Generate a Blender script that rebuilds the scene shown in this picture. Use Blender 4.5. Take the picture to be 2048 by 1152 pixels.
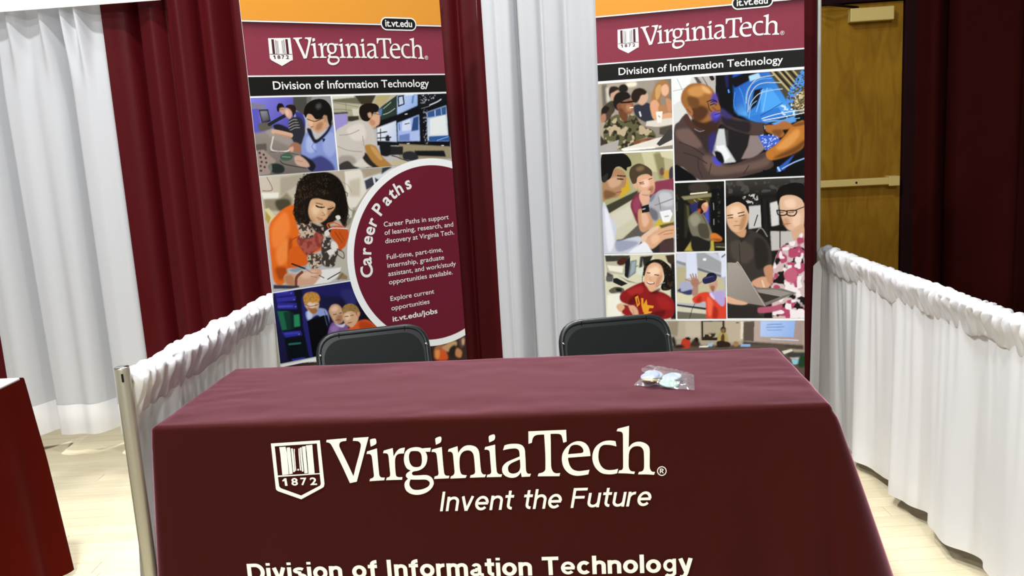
import bpy, bmesh, math, random
import numpy as np
from mathutils import Vector, Matrix, noise, geometry

# ------------------------------------------------------------------ camera, world, lamps, exposure
for _o in list(bpy.data.objects): bpy.data.objects.remove(_o)
SC = bpy.context.scene
COL = SC.collection
PI = math.pi

CAM_H = 1.48
PITCH, ROLL, FPX = math.radians(9.98), math.radians(3.33), 1746.0
cam = bpy.data.cameras.new('camera'); cam.sensor_width = 36.0; cam.lens = FPX / 2048 * 36.0
cam.clip_start = 0.05
cam_ob = bpy.data.objects.new('camera', cam); COL.objects.link(cam_ob)
_fw = Vector((0, math.cos(PITCH), -math.sin(PITCH))); _up = Vector((0, math.sin(PITCH), math.cos(PITCH))); _r = Vector((1, 0, 0))
_R = _r * math.cos(ROLL) - _up * math.sin(ROLL); _U = _r * math.sin(ROLL) + _up * math.cos(ROLL)
_m = Matrix((( _R.x, _U.x, -_fw.x, 0), (_R.y, _U.y, -_fw.y, 0), (_R.z, _U.z, -_fw.z, CAM_H), (0, 0, 0, 1)))
cam_ob.matrix_world = _m
SC.camera = cam_ob

world = bpy.data.worlds.new('hall_ambient'); SC.world = world; world.use_nodes = True
world.node_tree.nodes['Background'].inputs[0].default_value = (0.95, 0.97, 1.0, 1)
world.node_tree.nodes['Background'].inputs[1].default_value = 0.21

def aimed_lamp(x, y, z, power, size, tx, ty, tz, color=(0.97, 0.985, 1.0), spread=PI):
    l = bpy.data.lights.new('hall_or_fill_lamp', 'AREA'); l.shape = 'DISK'; l.size = size; l.energy = power; l.color = color; l.spread = spread
    o = bpy.data.objects.new('hall_or_fill_lamp', l); COL.objects.link(o); o.location = (x, y, z)
    d = Vector((tx, ty, tz)) - Vector((x, y, z)); o.rotation_euler = d.to_track_quat('-Z', 'Y').to_euler()
    return o
# the hall's high downlights: in front of the booths and behind the backdrop, plus added fills
aimed_lamp(-1.5, 1.3, 5.2, 175, 0.30, -1.4, 2.9, 0)
aimed_lamp( 0.4, -2.4, 4.9, 30, 0.45, 0.0, 2.6, 0.6)  # added frontal fill, brightens the hanging cloth front and its lettering
aimed_lamp( 0.1, 2.45, 5.2, 55, 0.40, 0.0, 2.5, 0)
aimed_lamp(-1.7, 4.66, 5.2, 95, 0.25, -1.5, 3.7, 0, spread=2.2)
aimed_lamp(-2.8, -0.8, 4.9, 75, 0.30, -1.0, 2.6, 0.5)
aimed_lamp( 0.0, -6.0, 4.6, 240, 0.50, 0.0, 2.6, 0.6)  # added far fill, stands in for low light from the front
aimed_lamp( 0.1, 4.9, 5.2, 15, 0.30, -0.05, 2.5, 0.75, spread=0.7)  # added narrow beam, aimed only to brighten the tabletop from behind

SC.view_settings.view_transform = 'Standard'; SC.view_settings.look = 'None'
SC.view_settings.gamma = 1.0; SC.view_settings.use_curve_mapping = False
SC.view_settings.exposure = 0.08

# ------------------------------------------------------------------ helpers
def lin(c):
    c = np.asarray(c, float)
    return np.where(c <= 0.04045, c / 12.92, ((c + 0.055) / 1.055) ** 2.4)
def hexlin(h): return lin([int(h[i:i + 2], 16) / 255 for i in (0, 2, 4)])

def new_mat(name):
    m = bpy.data.materials.new(name); m.use_nodes = True
    return m, m.node_tree.nodes, m.node_tree.links, m.node_tree.nodes['Principled BSDF']

def surf(name, color, rough=0.6, spec=0.3, metal=0.0, sheen=0.0, sheen_tint=(1, 1, 1), var=0.06, vscale=6.0, bump=0.0, bscale=300.0, translucent=0.0, stretch=(1, 1, 1), trans_col=None):
    m, N, L, B = new_mat(name)
    tc = N.new('ShaderNodeTexCoord'); mp = N.new('ShaderNodeMapping'); mp.inputs['Scale'].default_value = stretch
    L.new(tc.outputs['Object'], mp.inputs[0])
    nz = N.new('ShaderNodeTexNoise'); nz.inputs['Scale'].default_value = vscale; nz.inputs['Detail'].default_value = 4
    L.new(mp.outputs[0], nz.inputs['Vector'])
    mx = N.new('ShaderNodeMix'); mx.data_type = 'RGBA'
    c = np.array(color[:3])
    mx.inputs[6].default_value = (*(c * (1 - var)), 1); mx.inputs[7].default_value = (*np.minimum(c * (1 + var), 1), 1)
    L.new(nz.outputs[0], mx.inputs[0]); L.new(mx.outputs[2], B.inputs['Base Color'])
    B.inputs['Roughness'].default_value = rough; B.inputs['Specular IOR Level'].default_value = spec; B.inputs['Metallic'].default_value = metal
    B.inputs['Sheen Weight'].default_value = sheen; B.inputs['Sheen Tint'].default_value = (*sheen_tint, 1)
    B.inputs['Sheen Roughness'].default_value = 0.35
    if bump:
        n2 = N.new('ShaderNodeTexNoise'); n2.inputs['Scale'].default_value = bscale; n2.inputs['Detail'].default_value = 2
        L.new(mp.outputs[0], n2.inputs['Vector'])
        bp = N.new('ShaderNodeBump'); bp.inputs['Strength'].default_value = bump; bp.inputs['Distance'].default_value = 0.002
        L.new(n2.outputs[0], bp.inputs['Height']); L.new(bp.outputs[0], B.inputs['Normal'])
    if translucent:
        tr = N.new('ShaderNodeBsdfTranslucent'); tr.inputs[0].default_value = (*(trans_col or color)[:3], 1)
        ms = N.new('ShaderNodeMixShader'); ms.inputs[0].default_value = translucent
        L.new(B.outputs[0], ms.inputs[1]); L.new(tr.outputs[0], ms.inputs[2])
        L.new(ms.outputs[0], N['Material Output'].inputs[0])
    return m

def printed(name, rough=0.55):
    m, N, L, B = new_mat(name)
    a = N.new('ShaderNodeAttribute'); a.attribute_name = 'ink'
    L.new(a.outputs['Color'], B.inputs['Base Color'])
    B.inputs['Roughness'].default_value = rough; B.inputs['Specular IOR Level'].default_value = 0.10
    return m

def wood_mat(name, c1, c2, rough, stretch, scale=3.0, per_object=0.0, wave=True, spec=0.3):
    m, N, L, B = new_mat(name)
    tc = N.new('ShaderNodeTexCoord'); mp = N.new('ShaderNodeMapping'); mp.inputs['Scale'].default_value = stretch
    L.new(tc.outputs['Object'], mp.inputs[0])
    nz = N.new('ShaderNodeTexNoise'); nz.inputs['Scale'].default_value = scale; nz.inputs['Detail'].default_value = 6; nz.inputs['Distortion'].default_value = 1.2
    L.new(mp.outputs[0], nz.inputs['Vector'])
    rp = N.new('ShaderNodeValToRGB'); rp.color_ramp.elements[0].position = 0.3; rp.color_ramp.elements[1].position = 0.7
    rp.color_ramp.elements[0].color = (*c1, 1); rp.color_ramp.elements[1].color = (*c2, 1)
    L.new(nz.outputs[0], rp.inputs[0])
    out = rp.outputs[0]
    if per_object:
        oi = N.new('ShaderNodeObjectInfo'); mr = N.new('ShaderNodeMapRange'); mr.inputs[3].default_value = 1 - per_object; mr.inputs[4].default_value = 1.0
        L.new(oi.outputs['Random'], mr.inputs[0])
        mx = N.new('ShaderNodeMix'); mx.data_type = 'RGBA'; mx.blend_type = 'MULTIPLY'; mx.inputs[0].default_value = 1
        L.new(out, mx.inputs[6]); L.new(mr.outputs[0], mx.inputs[7]); out = mx.outputs[2]
    L.new(out, B.inputs['Base Color']); B.inputs['Roughness'].default_value = rough; B.inputs['Specular IOR Level'].default_value = spec
    return m

def link(o, parent=None):
    COL.objects.link(o)
    if parent is not None: o.parent = parent
    return o
def mesh_obj(name, verts, faces, mat, parent=None, smooth=False):
    me = bpy.data.meshes.new(name); me.from_pydata([tuple(v) for v in verts], [], faces); me.update()
    if mat: me.materials.append(mat)
    if smooth: me.polygons.foreach_set('use_smooth', [True] * len(me.polygons))
    return link(bpy.data.objects.new(name, me), parent)
def bm_obj(name, bm, mat, parent=None, smooth=False):
    me = bpy.data.meshes.new(name); bmesh.ops.recalc_face_normals(bm, faces=bm.faces); bm.to_mesh(me); bm.free()
    if mat: me.materials.append(mat)
    if smooth: me.polygons.foreach_set('use_smooth', [True] * len(me.polygons))
    return link(bpy.data.objects.new(name, me), parent)
def tag(o, label=None, cat=None, group=None, kind=None):
    if label: o['label'] = label
    if cat: o['category'] = cat
    if group: o['group'] = group
    if kind: o['kind'] = kind
    return o
def thing(name, label, cat, loc=(0, 0, 0), rot=(0, 0, 0), group=None):
    o = bpy.data.objects.new(name, None); o.empty_display_size = 0.1; COL.objects.link(o)
    o.location = loc; o.rotation_euler = rot
    return tag(o, label, cat, group)
def add_box(bm, x0, x1, y0, y1, z0, z1, bevel=0.0):
    vs = [bm.verts.new((x, y, z)) for z in (z0, z1) for y in (y0, y1) for x in (x0, x1)]
    fs = [bm.faces.new([vs[i] for i in f]) for f in ((0, 1, 3, 2), (4, 6, 7, 5), (0, 4, 5, 1), (2, 3, 7, 6), (0, 2, 6, 4), (1, 5, 7, 3))]
    if bevel:
        es = list({e for f in fs for e in f.edges})
        bmesh.ops.bevel(bm, geom=es, offset=bevel, segments=2, affect='EDGES', profile=0.5)
def box(name, x0, x1, y0, y1, z0, z1, mat, parent=None, bevel=0.0):
    bm = bmesh.new(); add_box(bm, x0, x1, y0, y1, z0, z1, bevel)
    return bm_obj(name, bm, mat, parent)
def add_tube(bm, pts, r, seg=12, cap=True):
    pts = [Vector(p) for p in pts]; rings = []
    t0 = (pts[1] - pts[0]).normalized(); up = Vector((0, 0, 1)) if abs(t0.z) < 0.9 else Vector((1, 0, 0))
    nrm = t0.cross(up).normalized()
    for i, p in enumerate(pts):
        t = (pts[min(i + 1, len(pts) - 1)] - pts[max(i - 1, 0)]).normalized()
        nrm = (nrm - t * nrm.dot(t)).normalized(); b = t.cross(nrm)
        rr = r[i] if isinstance(r, (list, tuple)) else r
        rings.append([bm.verts.new(p + (nrm * math.cos(2 * PI * k / seg) + b * math.sin(2 * PI * k / seg)) * rr) for k in range(seg)])
    for a, b in zip(rings, rings[1:]):
        for k in range(seg): bm.faces.new((a[k], a[(k + 1) % seg], b[(k + 1) % seg], b[k]))
    if cap: bm.faces.new(rings[0][::-1]); bm.faces.new(rings[-1])
def tube(name, pts, r, mat, parent=None, seg=14, smooth=True):
    bm = bmesh.new(); add_tube(bm, pts, r, seg)
    return bm_obj(name, bm, mat, parent, smooth)
def fillet(pts, rad, n=6):
    pts = [Vector(p) for p in pts]; out = [pts[0]]
    for a, b, c in zip(pts, pts[1:], pts[2:]):
        d1 = (a - b); d2 = (c - b); r = min(rad, d1.length * .49, d2.length * .49)
        p1 = b + d1.normalized() * r; p2 = b + d2.normalized() * r
        for k in range(n + 1):
            t = k / n; out.append(p1 * (1 - t) ** 2 + b * 2 * t * (1 - t) + p2 * t * t)
    out.append(pts[-1]); return out
def sstep(a, b, x):
    t = min(max((x - a) / (b - a), 0), 1); return t * t * (3 - 2 * t)
def nz(x, y, z=0.0): return noise.noise(Vector((x, y, z)))

def catmull(pts, n=5, closed=True):
    """pts: [(x, y, corner)] closed outline; corners stay sharp"""
    N = len(pts); cs = [i for i in range(N) if pts[i][2]]
    P = [(p[0], p[1]) for p in pts]
    def cr(p0, p1, p2, p3, t):
        return tuple(0.5 * ((2 * b) + (-a + c) * t + (2 * a - 5 * b + 4 * c - d) * t * t + (-a + 3 * b - 3 * c + d) * t ** 3) for a, b, c, d in zip(p0, p1, p2, p3))
    out = []
    for i in range(N):
        j = (i + 1) % N
        if pts[i][2] and pts[j][2]: out.append(P[i]); continue
        p0 = P[i - 1] if not pts[i][2] else P[i]; p3 = P[(i + 2) % N] if not pts[j][2] else P[j]
        for k in range(n): out.append(cr(p0, P[i], P[j], p3, k / n))
    return out

# ------------------------------------------------------------------ materials
M = {}
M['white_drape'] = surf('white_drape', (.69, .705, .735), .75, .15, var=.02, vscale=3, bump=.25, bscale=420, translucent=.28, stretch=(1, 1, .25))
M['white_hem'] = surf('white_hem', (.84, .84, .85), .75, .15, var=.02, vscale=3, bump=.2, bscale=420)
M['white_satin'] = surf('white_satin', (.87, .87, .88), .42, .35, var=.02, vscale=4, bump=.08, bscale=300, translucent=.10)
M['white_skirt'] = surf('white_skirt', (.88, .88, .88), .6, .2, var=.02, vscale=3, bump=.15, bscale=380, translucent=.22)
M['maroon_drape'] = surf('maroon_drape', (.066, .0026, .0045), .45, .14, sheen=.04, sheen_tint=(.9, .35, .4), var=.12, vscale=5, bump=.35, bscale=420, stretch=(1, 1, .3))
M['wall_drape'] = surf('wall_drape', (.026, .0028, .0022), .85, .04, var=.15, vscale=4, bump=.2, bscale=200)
M['cloth'] = surf('maroon_tablecloth', (.040, .0050, .0032), .8, .05, sheen=1.0, sheen_tint=(1, .46, .62), var=.05, vscale=7, bump=.18, bscale=500)
M['cloth_red'] = surf('red_maroon_table_skirt', (.068, .0034, .0014), .8, .03, sheen=.02, sheen_tint=(1, .4, .4), var=.08, vscale=6, bump=.2, bscale=450)
M['print_white'] = surf('white_print', (.93, .94, .86), .6, .2, var=.02, vscale=20)
M['paper'] = surf('white_card', (.80, .79, .74), .6, .2, var=.015, vscale=5)
M['banner_white'] = surf('banner_white', (.90, .93, .92), .5, .3, var=.01, vscale=5)
M['banner_text'] = surf('banner_lettering', (.84, .84, .82), .5, .3, var=.01, vscale=8)
M['banner_orange'] = surf('banner_orange', tuple(hexlin('e0983a')), .5, .12, var=.03, vscale=4)
M['banner_black'] = surf('banner_black', (.010, .010, .009), .5, .12, var=.05, vscale=4)
M['banner_maroon'] = surf('banner_maroon', tuple(hexlin('6c1f30')), .5, .06, var=.04, vscale=3)
M['banner_mark'] = surf('banner_logo_mark', tuple(hexlin('4a2028')), .5, .3, var=.03, vscale=6)
M['ink'] = printed('photo_print')
M['steel'] = surf('brushed_aluminium', (.44, .42, .33), .42, .5, metal=.6, var=.08, vscale=10, bump=.05, bscale=120, stretch=(1, 1, .1))
M['pole_white'] = surf('pale_pole_enamel', (.55, .55, .50), .5, .2, var=.04)
M['chrome'] = surf('chrome_cap', (.72, .72, .70), .15, .5, metal=1.0, var=.03)
M['slot_dark'] = surf('slot_shadow_hole', (.01, .01, .01), .8, .1, var=.1)
M['chair_metal'] = surf('black_chair_enamel', (.011, .014, .014), .36, .5, var=.1, vscale=12, bump=.06, bscale=500)
M['chair_panel'] = surf('black_chair_panel', (.0075, .0100, .0096), .5, .2, var=.1, vscale=9, bump=.12, bscale=600)
M['floor_base'] = wood_mat('floor_base_wood', (.42, .30, .15), (.55, .42, .24), .45, (1.5, 14, 1), 3)
M['plank'] = wood_mat('maple_plank', (.76, .66, .43), (.87, .78, .54), .38, (1.2, 16, 8), 2.6, per_object=.12)
M['door'] = wood_mat('birch_door', (.19, .090, .006), (.27, .140, .011), .6, (6, 6, 1.3), 2.4, spec=.08)
M['brass'] = surf('door_hardware', (.55, .42, .14), .45, .5, metal=.25, var=.08, vscale=8)
M['wall_dark'] = surf('dark_wall_paint', (.05, .02, .018), .85, .1, var=.1)
M['ceiling'] = surf('ceiling_paint', (.22, .21, .2), .9, .1, var=.05)
M['frame_dark'] = surf('dark_door_frame', (.012, .002, .003), .7, .08, var=.1)
M['button_white'] = surf('white_pin_button', (.33, .39, .44), .4, .15, var=.03, vscale=30)
M['button_green'] = surf('pale_green_pin_button', (.30, .42, .37), .4, .15, var=.03, vscale=30)
M['button_blue'] = surf('pale_blue_pin_button', (.27, .32, .46), .4, .15, var=.03, vscale=30)
M['button_back'] = surf('gold_pin_back', (.75, .62, .32), .3, .5, metal=.7, var=.05, vscale=30)
def film():
    m, N, L, B = new_mat('clear_plastic_film')
    B.inputs['Base Color'].default_value = (.80, .83, .86, 1); B.inputs['Roughness'].default_value = .10; B.inputs['Specular IOR Level'].default_value = .8
    gl = N.new('ShaderNodeBsdfGlossy'); gl.inputs[0].default_value = (.95, .95, .95, 1); gl.inputs['Roughness'].default_value = .10
    tr = N.new('ShaderNodeBsdfTransparent'); lw = N.new('ShaderNodeLayerWeight'); lw.inputs[0].default_value = .30
    mr = N.new('ShaderNodeMapRange'); mr.inputs[3].default_value = .04; mr.inputs[4].default_value = .26
    m1 = N.new('ShaderNodeMixShader'); m1.inputs[0].default_value = .075
    L.new(tr.outputs[0], m1.inputs[1]); L.new(B.outputs[0], m1.inputs[2])
    ms = N.new('ShaderNodeMixShader'); L.new(lw.outputs['Facing'], mr.inputs[0]); L.new(mr.outputs[0], ms.inputs[0])
    L.new(m1.outputs[0], ms.inputs[1]); L.new(gl.outputs[0], ms.inputs[2]); L.new(ms.outputs[0], N['Material Output'].inputs[0])
    return m
M['film'] = film()

# ------------------------------------------------------------------ setting: floor, walls, ceiling, door
fl = box('floor', -6, 6, -3, 8, -0.06, -0.012, M['floor_base']); tag(fl, kind='structure', label='pale maple strip floor of the hall')
PW = 0.083
plank_me = {}
def plank_mesh(Ln):
    if Ln not in plank_me:
        bm = bmesh.new(); add_box(bm, 0.0008, Ln - 0.0008, 0.0005, PW - 0.0005, -0.012, 0.0)
        me = bpy.data.meshes.new('plank'); bmesh.ops.recalc_face_normals(bm, faces=bm.faces); bm.to_mesh(me); bm.free(); me.materials.append(M['plank']); plank_me[Ln] = me
    return plank_me[Ln]
rnd = random.Random(4)
y = 1.30
while y < 5.0:
    x = -3.3 - rnd.random() * 1.2
    while x < 3.4:
        Ln = rnd.choice((1.5, 1.8, 2.1, 2.4))
        o = link(bpy.data.objects.new('plank', plank_mesh(Ln)), fl); o.location = (x, y, 0)
        x += Ln
    y += PW

WSL = -0.094                                     # the booth line runs a little towards the camera on the right
WANG = math.atan(WSL)
def wall_pt(x, y0=5.6, x0=2.27): return y0 + WSL * (x - x0)
wb = box('wall_back', -6, 3.6, 0.09, 0.24, 0, 5.4, M['wall_dark']); wb.location = (2.27, 5.6, 0); wb.rotation_euler = (0, 0, WANG); tag(wb, kind='structure', label='dark wall far behind the booth')
cl = box('ceiling', -6, 6, -3, 8, 5.4, 5.5, M['ceiling']); tag(cl, kind='structure', label='high ceiling of the hall')

# door in the back wall; local x along the wall, hinge side hidden behind the backdrop
dr = thing('door_1', None, None, (2.27, 5.6, 0), (0, 0, WANG)); tag(dr, 'plain birch exit door with a push bar beyond the white rail', kind='structure')
box('door_leaf', -0.66, 0.252, 0.03, 0.075, 0.01, 2.155, M['door'], dr, .002)
box('door_frame', 0.256, 0.36, 0.0, 0.09, 0, 2.28, M['frame_dark'], dr, .004)
box('door_frame', -0.76, -0.664, 0.0, 0.09, 0, 2.28, M['frame_dark'], dr, .004)
box('door_frame', -0.664, 0.256, 0.0, 0.09, 2.160, 2.28, M['frame_dark'], dr, .004)
dc = box('door_closer', -0.085, 0.178, -0.035, 0.03, 2.040, 2.122, M['brass'], dr, .006)
tube('closer_arm', [(-0.03, 0.0, 2.128), (-0.25, -0.10, 2.150), (-0.42, 0.02, 2.172)], .008, M['frame_dark'], dc)
pb = box('push_bar', -0.60, 0.16, -0.055, -0.012, 1.030, 1.075, M['brass'], dr, .006)
box('bar_bracket', 0.155, 0.222, -0.06, 0.03, 1.020, 1.082, M['brass'], pb, .005)
box('bar_bracket', -0.64, -0.595, -0.06, 0.03, 1.020, 1.082, M['brass'], pb, .005)
bm = bmesh.new(); bmesh.ops.create_uvsphere(bm, u_segments=10, v_segments=6, radius=.007); bmesh.ops.translate(bm, verts=bm.verts, vec=(-0.045, -0.056, 1.052)); bm_obj('screw', bm, M['slot_dark'], pb, True)

# wall drapes right of the door: broad flat folds
def fold_strip(name, knots, z0, z1, mat, loc, rotz, label, cat, group=None, thick=.012):
    """knots: (x, y) polyline of the drape's plan; extruded upright with rounded fold edges"""
    pts = fillet([(k[0], k[1], 0) for k in knots], .05, 5)
    vs, fs = [], []; n = len(pts); rows = 8
    for j in range(rows + 1):
        zz = z0 + (z1 - z0) * j / rows
        for p in pts: vs.append((p.x, p.y, zz))
    for j in range(rows):
        for i in range(n - 1):
            a = j * n + i; fs.append((a, a + 1, a + n + 1, a + n))
    o = mesh_obj(name, vs, fs, mat, None, True); o.location = loc; o.rotation_euler = (0, 0, rotz)
    s = o.modifiers.new('solid', 'SOLIDIFY'); s.thickness = thick; s.offset = 1
    return tag(o, label, cat, group)
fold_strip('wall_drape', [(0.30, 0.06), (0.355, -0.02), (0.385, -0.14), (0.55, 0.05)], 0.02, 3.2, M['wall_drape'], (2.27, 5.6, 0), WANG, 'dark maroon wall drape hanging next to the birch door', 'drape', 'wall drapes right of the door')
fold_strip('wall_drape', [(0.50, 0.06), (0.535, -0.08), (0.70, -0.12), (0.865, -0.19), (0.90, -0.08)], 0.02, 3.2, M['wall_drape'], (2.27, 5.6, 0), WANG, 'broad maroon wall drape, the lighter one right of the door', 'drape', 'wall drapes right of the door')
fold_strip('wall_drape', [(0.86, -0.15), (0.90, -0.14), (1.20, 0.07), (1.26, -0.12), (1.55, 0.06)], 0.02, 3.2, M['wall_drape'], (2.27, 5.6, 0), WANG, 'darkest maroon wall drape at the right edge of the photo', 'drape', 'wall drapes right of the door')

# ------------------------------------------------------------------ backdrop drapes (pipe and drape)
BD0 = Vector((-2.3, 4.28, 0)); BDA = WANG
def bd_x(X): return (X + 2.3) / math.cos(BDA)      # world X on the backdrop line -> local x
def drape(name, X0, X1, z0, z1, valleys, mat, label, cat, hem=0.0, hemmat=None, seed=0, amp=.012, group=None, ridges=(), step=.006, lift=0.0, head=()):
    """valleys: (X_top, X_bottom, width_top, width_bottom, depth); the folds run down the whole drop"""
    a, b = bd_x(X0), bd_x(X1); n = max(int((b - a) / step), 4)
    rows = [z0 + (z1 - z0) * (j / 44) for j in range(45)]
    root = thing(name, label, cat, BD0, (0, 0, BDA), group)
    def yy(x, z):
        t = (z - z0) / (z1 - z0)
        d = amp * math.sin(x * 11 + seed + .4 * math.sin(t * 2 + seed)) * (.6 + .4 * nz(x * 2, seed, t)) + .006 * nz(x * 9, seed + 3, t * 1.5) + .0035 * nz(x * 26, seed + 8, t * .8)
        for xt, xb, wt, wb_, dep in valleys:
            c = bd_x(xb + (xt - xb) * t); w = wb_ + (wt - wb_) * t
            u = (x - c) / w
            d += dep * math.exp(-(u / (1.25 if u < 0 else .38)) ** 2)
        for xt, xb, w, dep in ridges:
            c = bd_x(xb + (xt - xb) * t); d -= dep * math.exp(-((x - c) / w) ** 2)
        if head:                                        # gathered heading: narrow pleats at the top that die out lower down
            k = sstep(1.75, 2.2, z); d += .030 * k
            for xc, w in head: d -= .075 * k * math.exp(-((x - bd_x(xc)) / w) ** 2)
        return d
    def grid(nm, za, zb, nr, off, m, hemline=False):
        vs, fs = [], []
        for j in range(nr + 1):
            z = za + (zb - za) * j / nr
            for i in range(n + 1):
                x = a + (b - a) * i / n
                zz = z + (lift * (nz(x * 3, seed + 5) + .5 * math.sin(x * 5 + seed)) * (1 - (z - z0) / (z1 - z0)) ** 6 if lift else 0)
                vs.append((x, yy(x, z) + off, zz))
        for j in range(nr):
            for i in range(n):
                q = j * (n + 1) + i; fs.append((q, q + 1, q + n + 2, q + n + 1))
        o = mesh_obj(nm, vs, fs, m, root, True); return o
    grid('drape_cloth', z0, z1, 44, 0, mat)
    if hem: grid('hem', z0, z0 + hem, 4, -.0035, hemmat)
    return root
# note: positive y is away from the viewer, so a valley pushes the cloth back
drape('backdrop_drape', -3.3, -2.555, .10, 2.44, [(-2.9, -2.9, .03, .04, .07)], M['maroon_drape'], 'maroon drape sliver at the left edge of the photo', 'drape', seed=2.1, group='backdrop drapes')
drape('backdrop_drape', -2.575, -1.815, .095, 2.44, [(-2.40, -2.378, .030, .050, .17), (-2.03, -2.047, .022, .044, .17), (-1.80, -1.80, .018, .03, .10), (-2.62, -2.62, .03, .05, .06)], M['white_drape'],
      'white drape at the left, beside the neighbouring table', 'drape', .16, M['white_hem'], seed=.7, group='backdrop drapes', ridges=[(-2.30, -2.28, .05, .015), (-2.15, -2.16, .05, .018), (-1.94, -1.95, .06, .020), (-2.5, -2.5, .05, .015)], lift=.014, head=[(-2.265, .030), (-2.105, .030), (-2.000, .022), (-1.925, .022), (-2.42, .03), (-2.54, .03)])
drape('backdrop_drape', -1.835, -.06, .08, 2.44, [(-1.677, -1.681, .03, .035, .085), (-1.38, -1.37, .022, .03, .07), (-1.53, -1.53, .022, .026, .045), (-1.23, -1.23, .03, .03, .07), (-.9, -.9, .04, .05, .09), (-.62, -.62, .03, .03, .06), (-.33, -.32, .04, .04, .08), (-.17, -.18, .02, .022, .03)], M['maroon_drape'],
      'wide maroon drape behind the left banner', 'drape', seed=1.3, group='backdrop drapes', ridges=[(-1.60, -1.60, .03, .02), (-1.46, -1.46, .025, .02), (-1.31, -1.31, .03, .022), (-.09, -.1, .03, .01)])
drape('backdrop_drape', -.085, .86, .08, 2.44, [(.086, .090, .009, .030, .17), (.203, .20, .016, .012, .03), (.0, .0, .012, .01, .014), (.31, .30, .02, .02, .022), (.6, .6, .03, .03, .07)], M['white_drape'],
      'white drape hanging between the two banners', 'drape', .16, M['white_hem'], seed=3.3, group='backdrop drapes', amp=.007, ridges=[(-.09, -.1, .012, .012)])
drape('backdrop_drape', .84, 1.405, .08, 2.44, [(1.0, 1.0, .03, .04, .07), (1.2, 1.2, .03, .03, .06), (1.41, 1.41, .015, .015, .03)], M['maroon_drape'],
      'narrow maroon drape right of the right banner', 'drape', seed=5.2, group='backdrop drapes')
# pipe frame
xr = bd_x(1.408)
pf = thing('upright_pole', 'pale upright pole at the right end of the backdrop', 'pole', BD0 + Vector((math.cos(BDA) * xr - math.sin(BDA) * .06, math.sin(BDA) * xr + math.cos(BDA) * .06, 0)), (0, 0, BDA))
tube('pole_tube', [(0, 0, 0.006), (0, 0, 2.47)], .019, M['pole_white'], pf)
box('base_plate', -.2, .2, -.05, .25, 0.0, .006, M['steel'], pf)
# sign board hung on the left drapes
sg = thing('sign_board', 'white sign board hung at the top of the left drapes', 'sign', BD0, (0, 0, BDA))
box('board', bd_x(-2.98), bd_x(-1.50), -.085, -.079, 2.166, 2.44, M['paper'], sg)

# ------------------------------------------------------------------ rails with gathered white skirts
def rail(name, A, B, zt, hemz, seed, label, near_cap=True, far_cap=True, flare=.02, lean=0.0, fold_f=15.0, pk=1.0):
    A, B = Vector(A), Vector(B); d = (B - A); Ln = d.length; ang = math.atan2(d.y, d.x)
    root = thing(name, label, 'rail', (A.x, A.y, 0), (0, 0, ang))
    tube('rod', [(-.008, 0, zt - .034), (Ln + .01, 0, zt - .034)], .016, M['steel'], root)
    # gathered pocket: x along, loop around the rod
    n = int(Ln / .0045); seg = 30; vs, fs = [], []
    ph = [0.0]
    for i in range(n): ph.append(ph[-1] + .0045 * 2 * PI * (19 + 14 * nz(i * .0045 * 5, seed)))
    for i in range(n + 1):
        x = Ln * i / n
        drop = .090 + pk * (.034 * nz(x * 6, seed + 4) + .022 * nz(x * 17, seed + 1))
        gather = pk * (.0075 + .005 * nz(x * 6, seed + 9))
        for k in range(seg):
            th = 2 * PI * k / seg                       # 0 = top, goes over the +y side
            cy = math.sin(th); cz = math.cos(th)
            hw = .031 if cz > -.2 else .031 - .019 * min(1, (-.2 - cz) / .8)
            yy_ = hw * cy
            zz = (.024 * cz) if cz > 0 else drop * cz * (0.55 + .45 * (-cz))
            puff = gather * math.sin(ph[i] + 1.1 * math.sin(th * 1.0 + x * 9) + 2.2 * (1 - cz)) + .009 * pk * nz(x * 34, math.sin(th) * 1.4 + seed, math.cos(th) * 1.4) + .004 * nz(x * 80, math.sin(th) * 2 + seed, math.cos(th) * 2)
            rr = math.hypot(cy, cz) or 1
            vs.append((x + .006 * nz(x * 30, th, seed), yy_ + puff * cy * 1.2, zt - .026 + zz + puff * cz * (1.0 if cz > 0 else .35)))
    for i in range(n):
        for k in range(seg):
            a = i * seg + k; b = i * seg + (k + 1) % seg; fs.append((a, b, b + seg, a + seg))
    fs.append(tuple(range(seg))[::-1]); fs.append(tuple(n * seg + k for k in range(seg)))
    mesh_obj('rod_pocket', vs, fs, M['white_satin'], root, True)
    # skirt
    n = int(Ln / .007); rows = 40; top = zt - .055
    def sk(x, t):                                       # t 0 at the top, 1 at the hem
        f = fold_f; a = .006 + .030 * t ** .8
        p = x * f + 1.6 * nz(x * 1.7, seed + 2) * 2 + .5 * t * nz(x * 3, seed + 7)
        y_ = a * (math.sin(p) + .35 * math.sin(2.3 * p + seed)) * (.65 + .5 * nz(x * 2.3, seed + 11))
        y_ += (1 - t) ** 2 * .004 * math.sin(x * 95 + 3 * nz(x * 9, seed)) + .004 * nz(x * 22, t * 2, seed)
        return y_ + lean * t
    def grid(nm, t0, t1, nr, off, m):
        vs, fs = [], []
        for j in range(nr + 1):
            t = t0 + (t1 - t0) * j / nr
            for i in range(n + 1):
                s = i / n; ends = max(0, 2 * s - 1) ** 5
                x = Ln * s + flare * t * ends
                vs.append((x, sk(Ln * s, t) + off, top + (hemz - top) * t + .012 * t * nz(Ln * s * 3, seed + 21)))
        for j in range(nr):
            for i in range(n):
                q = j * (n + 1) + i; fs.append((q, q + 1, q + n + 2, q + n + 1))
        return mesh_obj(nm, vs, fs, m, root, True)
    grid('skirt', 0, 1, rows, 0, M['white_skirt'])
    h0 = 1 - .085 / (top - hemz)
    grid('hem', h0, 1, 4, .003, M['white_hem']); 
    return root
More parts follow.
